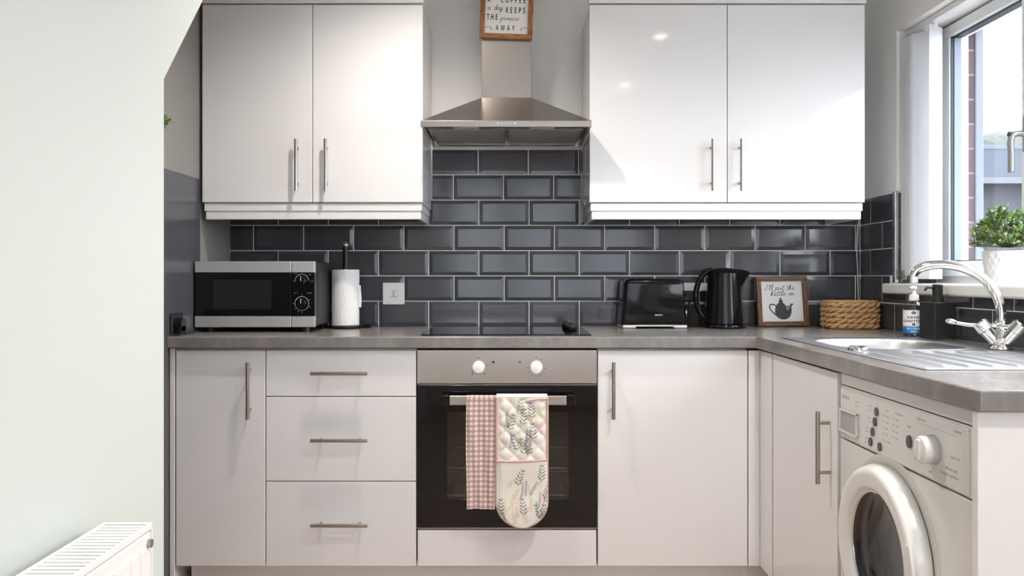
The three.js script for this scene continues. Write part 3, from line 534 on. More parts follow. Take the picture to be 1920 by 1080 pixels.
/* microwave */
{
  const d0 = 2.882, S = 1524 / d0, X = (p) => (p - 958) / S, Y = (p) => EYE - (p - 521) / S, x0 = X(365) + 0.0005, x1 = X(590), c = (x0 + x1) / 2, y0 = Y(613.5), y1 = Y(490);
  const t = thing('microwave', 'black microwave with silver bands and two dials', 'microwave', [c, TOP, -3.03]);
  const L = (g) => g.translate(-c, -TOP, 3.03);
  obj('casing', L(bd(x0 + 0.004, x1 - 0.001, y0 + 0.002, y1 - 0.001, d0 + 0.022, 3.205, 0.006)), M.blackPlastic, t);
  const xm = X(546.5);
  const door = obj('door', L(bd(x0, xm - 0.001, Y(593), Y(511), d0, d0 + 0.021, 0.002)), M.blackGloss, t);
  obj('silver_band', L(bd(x0, xm - 0.001, Y(511), y1, d0 - 0.001, d0 + 0.021, 0.002)), M.satinM = std(lin(.60, .60, .61), 0.42, 0.6), door);
  obj('silver_band', L(bd(x0, xm - 0.001, y0, Y(593), d0 - 0.001, d0 + 0.021, 0.002)), M.satinM, door);
  obj('window', L(bd(X(400), X(509), Y(580), Y(524.5), d0 - 0.0006, d0 + 0.001, 0)), phys(lin(.014, .016, .018), 0.12), door);
  const cp = obj('control_panel', L(bd(xm + 0.001, x1, Y(593), Y(511), d0, d0 + 0.021, 0.002)), M.blackGloss, t);
  obj('silver_band', L(bd(xm + 0.001, x1, Y(511), y1, d0 - 0.001, d0 + 0.021, 0.002)), M.satinM, cp);
  obj('silver_band', L(bd(xm + 0.001, x1, y0, Y(593), d0 - 0.001, d0 + 0.021, 0.002)), M.satinM, cp);
  const pw = x1 - xm - 0.006, ph = Y(512) - Y(592), W = 256, H = Math.round(256 * ph / pw), px2 = W / pw;
  const tex = canvasTex(W, H, (x) => {
    x.fillStyle = '#050506'; x.fillRect(0, 0, W, H); x.strokeStyle = '#c9c9c9'; x.fillStyle = '#bdbdbd'; x.lineWidth = 5;
    const cx = (X(566) - xm - 0.003) * px2, c1 = (Y(512) - Y(527)) * px2, c2 = (Y(512) - Y(569)) * px2, r = 0.0245 * px2;
    x.beginPath(); x.arc(cx, c1, r, Math.PI * 1.02, Math.PI * 1.98); x.stroke(); x.beginPath(); x.arc(cx, c2, r, 0, 7); x.stroke();
    x.lineWidth = 3; for (const a of [-90, -25, 25, 90, 115, 140, 180]) { const A = a * Math.PI / 180; x.beginPath(); x.moveTo(cx + Math.cos(A) * r * 1.12, c2 + Math.sin(A) * r * 1.12); x.lineTo(cx + Math.cos(A) * r * 1.38, c2 + Math.sin(A) * r * 1.38); x.stroke(); }
    x.font = '15px sans-serif'; x.fillText('POWER', 12, c1 - r * 1.05); x.fillText('LOW', 6, c1 + 8); x.fillText('HIGH', W - 42, c1 + 8); x.fillText('MED', W - 62, c1 - r * 0.9); x.fillText('TIMER', 12, c2 - r * 1.45); x.fillText('DEFROST', W - 82, c2 - r * 1.45);
  });
  obj('dial_print', L(new THREE.PlaneGeometry(pw, ph).translate((xm + x1) / 2, (Y(512) + Y(592)) / 2, -d0 + 0.0004)), phys(0xffffff, 0.12, { map: tex }), cp);
  for (const py of [527, 569]) { const k = obj('dial', L(lathe([[0, 0.016], [0.016, 0.0155], [0.0185, 0.013], [0.0195, 0], [0, 0]], 32).rotateX(Math.PI / 2).translate(X(566), Y(py), -d0 + 0.0005)), M.blackGloss, cp); obj('pointer', L(bx(X(566) - 0.0007, X(566) + 0.0007, Y(py) + 0.001, Y(py) + 0.016, -d0 + 0.0155, -d0 + 0.0175, 0)), M.whitePlastic, cp); }
  obj('side_vent', L(bd(x1 - 0.0012, x1 + 0.001, y0 + 0.03, y1 - 0.035, 2.935, 3.17, 0.001)), M.blackPlastic, t);
  for (const [x, d] of [[x0 + 0.04, 2.925], [x1 - 0.04, 2.925], [x0 + 0.04, 3.17], [x1 - 0.04, 3.17]]) obj('foot', L(cyl(0.012, 0.014, y0 - TOP + 0.004).translate(x, (TOP + y0 + 0.004) / 2, -d)), M.blackPlastic, t);
}
/* plug on the slate panel */
{
  const t = thing('wall_plug', 'black plug pushed into the socket on the slate panel', 'plug', [LEFT + 0.0037, 0.914, -2.715]);
  obj('socket_plate', bx(0, 0.008, 0.001, 0.070, -0.060, 0.030, 0.003), M.blackPlastic, t);
  obj('plug_body', [bx(0.008, 0.034, 0.004, 0.036, -0.024, 0.020, 0.008), disc(0.022, 0.026, 0.021, 0.034, -0.002, 'x', 28)], M.blackGloss, t);
  obj('flex', tube([V(0.022, 0.006, -0.01), V(0.026, 0.001, -0.03), V(0.016, -0.0005, -0.09), V(0.016, -0.0005, -0.16)], 0.0034, 24, 8), M.blackPlastic, t);
}
/* kitchen roll */
{
  const t = thing('kitchen_roll_holder', 'black upright kitchen roll stand with a chrome ball finial', 'stand', [-0.638, TOP, -3.135]);
  obj('base', lathe([[0, 0], [0.072, 0], [0.076, 0.003], [0.074, 0.009], [0.05, 0.011], [0, 0.011]], 48), M.blackGloss, t);
  obj('pole', cyl(0.0112, 0.0112, 0.300, 24).translate(0, 0.161, 0), M.blackGloss, t);
  obj('finial', lathe([[0, 0.334], [0.007, 0.332], [0.0125, 0.324], [0.0125, 0.318], [0.009, 0.312], [0.0075, 0.309], [0, 0.309]], 28), M.chrome, t);
  obj('side_arm', [bx(0.068, 0.098, 0.001, 0.013, -0.012, 0.012, 0.003)], M.blackGloss, t);
  const k = thing('kitchen_roll', 'roll of white embossed kitchen paper on the upright stand', 'paper roll', [-0.638, TOP + 0.012, -3.135]);
  const g = grid(96, 40, (u, v) => { const a = -u * 2 * Math.PI, r = 0.0525 + 0.0008 * noise.noise(Math.cos(a) * 6, Math.sin(a) * 6, v * 9) + 0.0005 * noise.noise(Math.cos(a) * 16, Math.sin(a) * 16, v * 30); return [Math.cos(a) * r, 0.0005 + v * 0.212, Math.sin(a) * r]; });
  { const uv = g.attributes.uv; for (let i = 0; i < uv.count; i++) uv.setXY(i, uv.getX(i) * 4, uv.getY(i) * 2.6); }
  const ring = (y) => { const q = new THREE.RingGeometry(0.021, 0.0525, 64, 6).rotateX(-Math.PI / 2).translate(0, y, 0); return q; };
  obj('paper', [g, ring(0.2125), ring(0.0005)], new THREE.MeshStandardMaterial({ color: lin(.86, .86, .86), roughness: 0.95, bumpMap: paperBump, bumpScale: 0.0018, side: THREE.DoubleSide }), k);
  obj('core', new THREE.CylinderGeometry(0.021, 0.021, 0.212, 32, 1, true).translate(0, 0.1065, 0), std(lin(.42, .32, .22), 0.9, 0, { side: THREE.DoubleSide }), k);
  obj('loose_sheet', grid(10, 12, (u, v) => [0.050 + u * 0.012 + 0.002 * Math.sin(v * 5), 0.072 + v * 0.085 - u * 0.006, 0.012 - u * 0.004 + 0.003 * Math.sin(v * 4 + u)]), new THREE.MeshStandardMaterial({ color: lin(.86, .86, .86), roughness: 0.95, side: THREE.DoubleSide }), k);
}
/* switch and sockets */
{
  const t = thing('wall_switch', 'white square cooker switch on the tiles beside the kitchen roll', 'switch', [-0.470, 1.040, -WALL]);
  obj('plate', bx(-0.0435, 0.0435, -0.0435, 0.0435, 0.0003, 0.009, 0.002), M.whitePlastic, t);
  obj('rocker', bx(0.002, 0.016, -0.012, 0.012, 0.009, 0.013, 0.0015), M.whitePlastic, t);
  obj('rocker_frame', [bx(-0.016, 0.018, 0.0125, 0.0135, 0.009, 0.0095, 0), bx(0.0165, 0.0175, -0.014, 0.0125, 0.009, 0.0095, 0), bx(-0.016, 0.0175, -0.0145, -0.0135, 0.009, 0.0095, 0)], std(lin(.3, .3, .3), 0.5), t);
  const s = thing('wall_socket', 'white double socket behind the toaster and the kettle', 'socket', [0.741, 1.040, -WALL]);
  obj('plate', bx(-0.073, 0.073, -0.043, 0.043, 0.0003, 0.009, 0.002), M.whitePlastic, s);
  for (const x of [-0.012, 0.012]) obj('rocker', bx(x - 0.006, x + 0.006, 0.018, 0.034, 0.009, 0.013, 0.001), M.whitePlastic, s);
  for (const [x, n, lb] of [[-0.03, 0, 'black plug in the double socket beside the toaster'], [0.034, 1, 'black plug in the double socket behind the kettle handle']]) {
    const p = thing('mains_plug', lb, 'plug', [0.741 + x, 1.030, -WALL + 0.0095]);
    obj('plug_body', bx(-0.022, 0.022, -0.022, 0.022, 0, 0.024, 0.008), M.blackPlastic, p);
    obj('flex', tube([V(0, -0.021, 0.012), V(0, -0.06, 0.016), V(n ? 0.01 : -0.008, -0.108, 0.020), V(n ? 0.03 : -0.014, -0.1155, 0.030)], 0.0034, 30, 8), M.blackPlastic, p);
  }
}
/* toaster */
{
  const t = thing('toaster', 'black two-slice toaster with a silver base', 'toaster', [0.5465, TOP, -3.165]);
  const prof = (w, r) => { const s = new THREE.Shape(); const h = 0.192; s.moveTo(-w / 2 - 0.004, 0.020); s.lineTo(w / 2 + 0.004, 0.020); s.lineTo(w / 2 - 0.006, h - r); s.quadraticCurveTo(w / 2 - 0.010, h, w / 2 - 0.012 - r, h); s.lineTo(-w / 2 + 0.012 + r, h); s.quadraticCurveTo(-w / 2 + 0.010, h, -w / 2 + 0.006, h - r); s.closePath(); return s; };
  const g = new THREE.ExtrudeGeometry(prof(0.236, 0.020), { depth: 0.118, bevelEnabled: true, bevelThickness: 0.018, bevelSize: 0.014, bevelOffset: -0.012, bevelSegments: 6, curveSegments: 12 }).translate(0, -0.004, -0.059);
  obj('shell', toCreasedNormals(g, 0.6), M.blackGloss, t);
  obj('base', [bx(-0.122, -0.070, 0.0005, 0.014, -0.076, 0.078, 0.005), bx(0.070, 0.124, 0.0005, 0.014, -0.076, 0.078, 0.005), bx(-0.075, 0.075, 0.0075, 0.014, -0.076, 0.078, 0.002)], M.satinM, t);
  for (const z of [-0.024, 0.024]) obj('bread_slot', bx(-0.085, 0.085, 0.184, 0.1895, z - 0.013, z + 0.013, 0.001), M.satinM, t);
  obj('lever', [bx(0.124, 0.142, 0.105, 0.118, -0.018, 0.018, 0.004)], M.blackPlastic, t); obj('browning_dial', disc(0.016, 0.012, 0.130, 0.058, 0.0, 'x', 28), M.chrome, t);
  const tex = canvasTex(256, 64, (x) => { x.fillStyle = '#070708'; x.fillRect(0, 0, 256, 64); x.fillStyle = '#b9babd'; x.font = 'bold 46px sans-serif'; x.textAlign = 'center'; x.textBaseline = 'middle'; x.fillText('SIEMENS', 128, 34, 240); });
  obj('nameplate', new THREE.PlaneGeometry(0.038, 0.0095).translate(0.015, 0.052, 0.0773), phys(0xffffff, 0.15, { map: tex }), t);
}
/* kettle */
{
  const t = thing('electric_kettle', 'glossy black jug kettle on its power base', 'kettle', [0.822, TOP, -3.135]);
  obj('power_base', lathe([[0, 0], [0.078, 0], [0.081, 0.003], [0.080, 0.012], [0.074, 0.018], [0, 0.018]], 56), M.blackGloss, t);
  const body = grid(72, 40, (u, v) => {
    const a = -u * 2 * Math.PI, y = 0.0185 + v * 0.192; let r = 0.0775 - 0.0145 * v - 0.002 * Math.sin(v * 3.1);
    const toSpout = Math.max(0, Math.cos(a)); r += Math.pow(toSpout, 12) * 0.042 * Math.pow(Math.max(0, (v - 0.62) / 0.38), 1.4);
    return [Math.cos(a) * r, y + Math.pow(toSpout, 10) * 0.002 * v, Math.sin(a) * r];
  });
  const lid = grid(72, 14, (u, v) => { const a = -u * 2 * Math.PI, k = 1 - v, toS = Math.max(0, Math.cos(a)); let r = 0.063 + Math.pow(toS, 12) * 0.042 * k ** 3; return [Math.cos(a) * r * k, 0.2105 + Math.pow(toS, 10) * 0.002 * k + 0.022 * Math.sqrt(Math.max(0, 1 - k * k)), Math.sin(a) * r * k]; });
  obj('jug', body, M.blackGloss, t); obj('lid', lid, M.blackGloss, t);
  obj('handle', tube([V(-0.045, 0.224, 0), V(-0.066, 0.217, 0), V(-0.092, 0.190, 0), V(-0.106, 0.150, 0), V(-0.108, 0.110, 0), V(-0.100, 0.075, 0), V(-0.082, 0.045, 0), V(-0.066, 0.036, 0)], 0.0105, 60, 14), M.blackGloss, t);
}
/* framed print */
{
  const t = thing('framed_print', 'wood framed teapot print leaning on the tiles beside the kettle', 'picture', [1.075, TOP + 0.001, -3.215]);
  t.rotation.order = 'YXZ'; t.rotation.set(-0.13, 0.03, 0.01);
  const w = 0.1015, h = 0.199, fr = 0.0185, sc = (g, rot) => { g = boxUV(g); const uv = g.attributes.uv; for (let i = 0; i < uv.count; i++) { const a = uv.getX(i) * 6, b = uv.getY(i) * 6; rot ? uv.setXY(i, b, a) : uv.setXY(i, a, b); } return g; };
  obj('frame_rail', sc(bx(-w, w, 0, fr, 0, 0.018, 0.0015)), M.woodDark, t); obj('frame_rail', sc(bx(-w, w, h - fr, h, 0, 0.018, 0.0015)), M.woodDark, t);
  obj('frame_stile', sc(bx(-w, -w + fr, fr, h - fr, 0, 0.018, 0.0015), 1), M.woodDark, t); obj('frame_stile', sc(bx(w - fr, w, fr, h - fr, 0, 0.018, 0.0015), 1), M.woodDark, t);
  obj('panel', bx(-w + fr, w - fr, fr, h - fr, 0.001, 0.007, 0), M.whitePlastic, t);
  const tex = canvasTex(512, 500, (x) => {
    x.fillStyle = '#d9d8d6'; x.fillRect(0, 0, 512, 500); x.strokeStyle = '#17161a'; x.fillStyle = '#34343a';
    x.save(); x.scale(1.12, 0.86); script(x, "I'll put the", 44, 128, 37, 0.22, 0.13); script(x, 'kettle on', 106, 212, 37, 0.22, 0.13); x.restore();
    x.save(); x.translate(0, 8);
    x.beginPath(); x.moveTo(214, 262); x.bezierCurveTo(170, 290, 160, 350, 165, 390); x.bezierCurveTo(180, 470, 300, 500, 352, 420); x.bezierCurveTo(368, 390, 372, 350, 368, 330); x.bezierCurveTo(366, 300, 380, 286, 394, 290); x.lineTo(388, 272); x.bezierCurveTo(360, 262, 342, 300, 340, 330); x.bezierCurveTo(332, 346, 316, 348, 306, 342); x.bezierCurveTo(300, 306, 296, 280, 270, 262); x.closePath(); x.fill();
    x.beginPath(); x.ellipse(240, 246, 26, 24, 0, 0, 7); x.fill(); x.beginPath(); x.arc(240, 212, 13, 0, 7); x.fill();
    x.lineWidth = 15; x.strokeStyle = '#34343a'; x.beginPath(); x.moveTo(182, 300); x.bezierCurveTo(130, 262, 84, 280, 104, 330); x.bezierCurveTo(118, 366, 150, 390, 184, 418); x.stroke();
    const r = rng(9); for (let i = 0; i < 260; i++) { x.fillStyle = r() > 0.5 ? 'rgba(110,108,120,0.10)' : 'rgba(20,20,26,0.14)'; x.beginPath(); x.ellipse(190 + r() * 150, 300 + r() * 130, 6 + r() * 18, 4 + r() * 10, r() * 3, 0, 7); x.fill(); }
    x.restore();
  });
  obj('print', new THREE.PlaneGeometry(2 * (w - fr), h - 2 * fr).translate(0, h / 2, 0.0073), std(0xffffff, 0.6, 0, { map: tex }), t);
}
/* woven basket */
{
  const t = thing('woven_basket', 'small brown woven seagrass basket in the worktop corner', 'basket', [1.2945, TOP, -3.105]);
  const r = rng(31), hx = 0.0915, hz = 0.066, cr = 0.045;
  const per = (s) => {                                        // rounded rectangle by arc length 0..1
    const a = 2 * (hx - cr), b = 2 * (hz - cr), q = Math.PI / 2 * cr, P = 2 * a + 2 * b + 4 * q; let d = ((s % 1) + 1) % 1 * P; const segs = [[a, 0], [q, 1], [b, 2], [q, 3], [a, 4], [q, 5], [b, 6], [q, 7]];
    for (const [l, k] of segs) { if (d <= l) { const f = d / l, A = f * Math.PI / 2; switch (k) { case 0: return [-hx + cr + d, hz]; case 1: return [hx - cr + Math.sin(A) * cr, hz - cr + Math.cos(A) * cr]; case 2: return [hx, hz - cr - d]; case 3: return [hx - cr + Math.cos(A) * cr, -hz + cr - Math.sin(A) * cr]; case 4: return [hx - cr - d, -hz]; case 5: return [-hx + cr - Math.sin(A) * cr, -hz + cr - Math.cos(A) * cr]; case 6: return [-hx, -hz + cr + d]; default: return [-hx + cr - Math.cos(A) * cr, hz - cr + Math.sin(A) * cr]; } } d -= l; } return [-hx + cr, hz];
  };
  for (let k = 0; k < 5; k++) {
    const y = 0.0125 + k * 0.0195, tw = 9 + (k % 2), strands = [];
    for (let s = 0; s < 2; s++) {
      const pts = []; for (let i = 0; i < 200; i++) { const f = i / 200, A = f * 2 * Math.PI * tw + s * Math.PI + k * 1.3, [px, pz] = per(f + k * 0.013), l = Math.hypot(px, pz), o = Math.cos(A) * 0.0050; pts.push(V(px * (1 + o / l), y + Math.sin(A) * 0.0052 + 0.0018 * Math.sin(f * 60 + k * 2) + 0.001 * (r() - 0.5), pz * (1 + o / l))); }
      { const tg = new THREE.TubeGeometry(new THREE.CatmullRomCurve3(pts, true), 360, 0.0068, 7, true), tp = tg.attributes.position, tn2 = tg.attributes.normal; for (let i = 0; i < tp.count; i++) { const q = 0.0022 * noise.noise(Math.floor(i / 8) * 0.13 + k * 5 + s * 9, (i % 8) * 0.9, 0.5); tp.setXYZ(i, tp.getX(i) + tn2.getX(i) * q, tp.getY(i) + tn2.getY(i) * q, tp.getZ(i) + tn2.getZ(i) * q); } strands.push(tg); }
    }
    strands.forEach((g) => { const uv = g.attributes.uv; for (let i = 0; i < uv.count; i++) uv.setXY(i, uv.getX(i) * 30, uv.getY(i)); });
    obj('rope_coil', strands, M.rope, t);
  }
  const rim = []; for (let i = 0; i < 60; i++) { const [px, pz] = per(i / 60); rim.push(V(px, 0.1035 + 0.0006 * Math.sin(i), pz)); }
  const rg = new THREE.TubeGeometry(new THREE.CatmullRomCurve3(rim, true), 160, 0.0042, 7, true); { const uv = rg.attributes.uv; for (let i = 0; i < uv.count; i++) uv.setXY(i, uv.getX(i) * 30, uv.getY(i)); }
  obj('rim', rg, M.rope, t);
  const sh = new THREE.Shape(); for (let i = 0; i < 48; i++) { const [px, pz] = per(i / 48); i ? sh.lineTo(px * 0.97, pz * 0.97) : sh.moveTo(px * 0.97, pz * 0.97); }
  obj('bottom', boxUV(new THREE.ExtrudeGeometry(sh, { depth: 0.006, bevelEnabled: false }).rotateX(-Math.PI / 2).translate(0, 0.001, 0)), M.rope, t);
}
/* thin cable in the corner */
{
  const t = thing('lighting_cable', 'thin white cable hanging down the tiled corner behind the basket', 'cable', [1.392, TOP + 0.1, -3.252]);
  obj('wire', tube([V(0.002, 0.400, 0.002), V(0.0, 0.33, 0.003), V(-0.006, 0.28, 0.002), V(-0.010, 0.21, 0.003), V(-0.006, 0.12, 0.003), V(-0.004, 0.03, 0.003), V(-0.002, -0.05, 0.004), V(-0.001, -0.098, 0.005)], 0.0016, 60, 8), M.whitePlastic, t);
}
/* ------------------------------------------------------------------ sink */
{
  const sx0 = 0.866, sx1 = 1.366, d0 = 1.70, d1 = 2.60;
  const t = thing('kitchen_sink', 'stainless steel inset sink with a ribbed drainer', 'sink', [(sx0 + sx1) / 2, TOP, -(d0 + d1) / 2]);
  const cxs = (sx0 + sx1) / 2, cd = (d0 + d1) / 2;
  const bX = 1.083, bD = 2.345, rx = 0.175, rd = 0.185;
  const sm = (a, b, x) => { const k = Math.max(0, Math.min(1, (x - a) / (b - a))); return k * k * (3 - 2 * k); };
  const height = (x, d) => {
    const e = Math.min(x - sx0, sx1 - x, d - d0, d1 - d);
    let y = e < 0.006 ? 0.001 + 0.0025 * Math.sin(Math.min(1, e / 0.006) * Math.PI / 2) : 0.0035 - 0.0015 * sm(0.012, 0.028, e);
    const rr = Math.pow(Math.abs((x - bX) / rx) ** 3.2 + Math.abs((d - bD) / rd) ** 3.2, 1 / 3.2);
    y += 0.002 * Math.exp(-(((rr - 1.04) / 0.03) ** 2)) - 0.155 * sm(1.0, 0.86, rr) - 0.006 * sm(0.85, 0.1, rr);
    if (d < 2.13 && x > 0.915 && x < 1.300 && d > 1.735) {
      const k = sm(1.735, 1.750, d) * sm(2.13, 2.10, d) * sm(0.915, 0.93, x) * sm(1.30, 1.285, x);
      const p = ((x - 0.915) / 0.055) % 1, rib = Math.exp(-(((p - 0.5) / 0.10) ** 2));
      y += k * (-0.0035 + 0.005 * rib * sm(1.75, 1.78, d));
    }
    return y;
  };
  const g = grid(150, 190, (u, v) => { const x = sx0 + u * (sx1 - sx0), d = d0 + v * (d1 - d0); return [x - cxs, height(x, d), cd - d]; });
  obj('basin_sheet', g, new THREE.MeshStandardMaterial({ color: lin(.66, .66, .67), roughness: 0.34, metalness: 1, side: THREE.DoubleSide }), t);
  obj('plug_strainer', lathe([[0, -0.150], [0.030, -0.150], [0.040, -0.153], [0.044, -0.157]], 32).translate(bX - cxs, 0, cd - bD), M.chrome, t);
  obj('waste_knob', lathe([[0, 0.013], [0.018, 0.012], [0.0245, 0.008], [0.026, 0.003], [0.026, 0]], 32).translate(0.912 - cxs, 0.002, cd - 2.135), M.chrome, t);
  obj('seal', [bd(sx0 - 0.002, sx0 + 0.004, 0, 0.0012, -(0), 0.90, 0).translate(-cxs, 0, cd - d0), bx(sx0 - cxs, sx1 - cxs, 0, 0.0012, cd - d0 - 0.004, cd - d0 + 0.002, 0)], M.gap, t);
}
/* mixer tap */
{
  const t = thing('mixer_tap', 'chrome swan-neck mixer tap with two lever handles behind the sink', 'tap', [1.305, TOP + 0.0032, -2.165]);
  obj('base', lathe([[0, 0], [0.030, 0], [0.031, 0.003], [0.026, 0.006], [0.024, 0.014], [0.0235, 0.018], [0, 0.018]], 36), M.chrome, t);
  obj('body', [lathe([[0, 0.012], [0.023, 0.012], [0.0225, 0.03], [0.0165, 0.045], [0.0145, 0.060], [0.0135, 0.075], [0, 0.075]], 32)], M.chrome, t);
  const dir = V(-0.96, 0, -0.28).normalize();
  const at = (s, y) => V(dir.x * s, y, dir.z * s);
  obj('spout', [new THREE.TubeGeometry(new THREE.CatmullRomCurve3([at(0, 0.06), at(0.0, 0.10), at(0.008, 0.135), at(0.030, 0.175), at(0.065, 0.205), at(0.105, 0.221), at(0.145, 0.226), at(0.180, 0.222), at(0.204, 0.211), at(0.213, 0.196), at(0.214, 0.186)], false, 'centripetal'), 90, 0.0125, 20)], M.chrome, t);
  obj('aerator', [cyl(0.0135, 0.0135, 0.016, 24).translate(at(0.2142, 0).x, 0.184, at(0.2142, 0).z)], M.chrome, t);
  const ax = V(0.30, 0, 0.95).normalize();                     // valves open in a V along the wall
  for (const sgn of [-1, 1]) {
    const side = sgn < 0 ? V(-0.62, 0, -0.25) : V(0.45, 0, 0.62); const d = side.clone().normalize();
    const a = V(0, 0.020, 0).addScaledVector(d, 0.010), b = V(0, 0.050, 0).addScaledVector(d, 0.034), u = b.clone().sub(a).normalize();
    obj('valve', [rod(a, b, 0.0165, 24, 0.0185)], M.chrome, t);
    const cap = obj('valve_cap', [rod(b.clone().addScaledVector(u, 0.0015), b.clone().addScaledVector(u, 0.026), 0.0205, 28, 0.0195), rod(b.clone().addScaledVector(u, 0.026), b.clone().addScaledVector(u, 0.029), 0.0165, 28, 0.0120)], M.chrome, t);
    const c = b.clone().addScaledVector(u, 0.014), out = sgn < 0 ? V(-0.97, 0.12, -0.15).normalize() : V(-0.75, 0.04, -0.65).normalize(), L = sgn < 0 ? 0.078 : 0.05;
    obj('lever', [tube([c.clone().addScaledVector(out, 0.014), c.clone().addScaledVector(out, 0.035).add(V(0, -0.002, 0)), c.clone().addScaledVector(out, L)], 0.0052, 20, 12), new THREE.SphereGeometry(1, 20, 14).scale(0.017, 0.0075, 0.0095).rotateZ(sgn < 0 ? -0.2 : 0).translate(c.x + out.x * L, c.y + out.y * L + 0.001, c.z + out.z * L)], M.chrome, t);
  }
}
/* hand gel and soap pump */
{
  const t = thing('hand_sanitiser', 'clear pump bottle of hand sanitiser with a blue and white label', 'bottle', [1.309, TOP, -2.640]);
  obj('bottle', lathe([[0, 0.001], [0.028, 0.001], [0.0325, 0.006], [0.0335, 0.02], [0.0335, 0.090], [0.032, 0.100], [0.027, 0.108], [0.018, 0.113], [0.0125, 0.117], [0.0125, 0.122]], 40), M.clearPlastic, t);
  obj('gel', lathe([[0, 0.003], [0.027, 0.003], [0.0315, 0.008], [0.0322, 0.02], [0.0322, 0.074], [0, 0.074]], 40), new THREE.MeshPhysicalMaterial({ color: 0xf2f6f7, roughness: 0.02, transmission: 1, thickness: 0.02, ior: 1.36 }), t);
  const p = obj('pump', [lathe([[0, 0.118], [0.0145, 0.118], [0.0150, 0.121], [0.0148, 0.136], [0.0120, 0.139], [0.006, 0.141], [0.0055, 0.156], [0.0, 0.156]], 28), lathe([[0, 0.154], [0.009, 0.154], [0.010, 0.160], [0.006, 0.166], [0, 0.167]], 24), tube([V(0, 0.161, 0), V(-0.012, 0.163, 0.012), V(-0.024, 0.157, 0.024)], 0.0036, 16, 10)], M.whitePlastic, t);
  obj('dip_tube', cyl(0.003, 0.003, 0.11, 12).translate(0.002, 0.063, 0), M.clearPlastic, t);
  const tex = canvasTex(512, 580, (x) => {
    x.fillStyle = '#e4e4e6'; x.fillRect(0, 0, 512, 580); x.fillStyle = '#1f74b4'; x.fillRect(0, 420, 512, 160); x.fillStyle = '#26435f'; x.fillRect(0, 396, 512, 12);
    x.fillStyle = '#2a4f86'; x.beginPath(); x.arc(256, 66, 40, 0, 7); x.fill(); x.fillStyle = '#9db4d4'; x.beginPath(); x.arc(256, 66, 20, 0.5, 4); x.fill();
    x.fillStyle = '#23303c'; x.textAlign = 'center'; x.font = 'bold 92px sans-serif'; x.fillText('HAND', 256, 214, 260); x.fillText('SANITISER', 256, 308, 440);
    x.beginPath(); x.arc(256, 356, 30, 0, 7); x.fill(); x.fillStyle = '#e9f2fa'; x.font = 'bold 44px sans-serif'; x.fillText('KILLS GERMS', 256, 482, 330); x.font = 'bold 36px sans-serif'; x.fillText('500ml', 256, 546);
  });
  const lab = new THREE.CylinderGeometry(0.0339, 0.0339, 0.074, 40, 1, true, -1.25, 2.5).translate(0, 0.052, 0).rotateY(-0.48);
  obj('front_label', lab, std(0xffffff, 0.5, 0, { map: tex, side: THREE.DoubleSide }), t);
  const s = thing('soap_dispenser', 'square matt black soap dispenser with a black pump', 'dispenser', [1.342, TOP, -2.557], 0.16);
  obj('bottle', bx(-0.037, 0.037, 0.001, 0.117, -0.037, 0.037, 0.004, 3), M.blackMatt, s);
  obj('collar', [cyl(0.0165, 0.0185, 0.018, 28).translate(0, 0.126, 0)], M.blackMatt, s);
  obj('pump_head', [cyl(0.0155, 0.0145, 0.034, 28).translate(0, 0.153, 0), cyl(0.0125, 0.0155, 0.003, 28).translate(0, 0.1715, 0)], M.blackMatt, s);
  obj('nozzle', [tube([V(-0.012, 0.162, 0), V(-0.030, 0.163, 0.006), V(-0.044, 0.162, 0.010), V(-0.052, 0.154, 0.012)], 0.0036, 24, 10)], M.blackMatt, s);
}
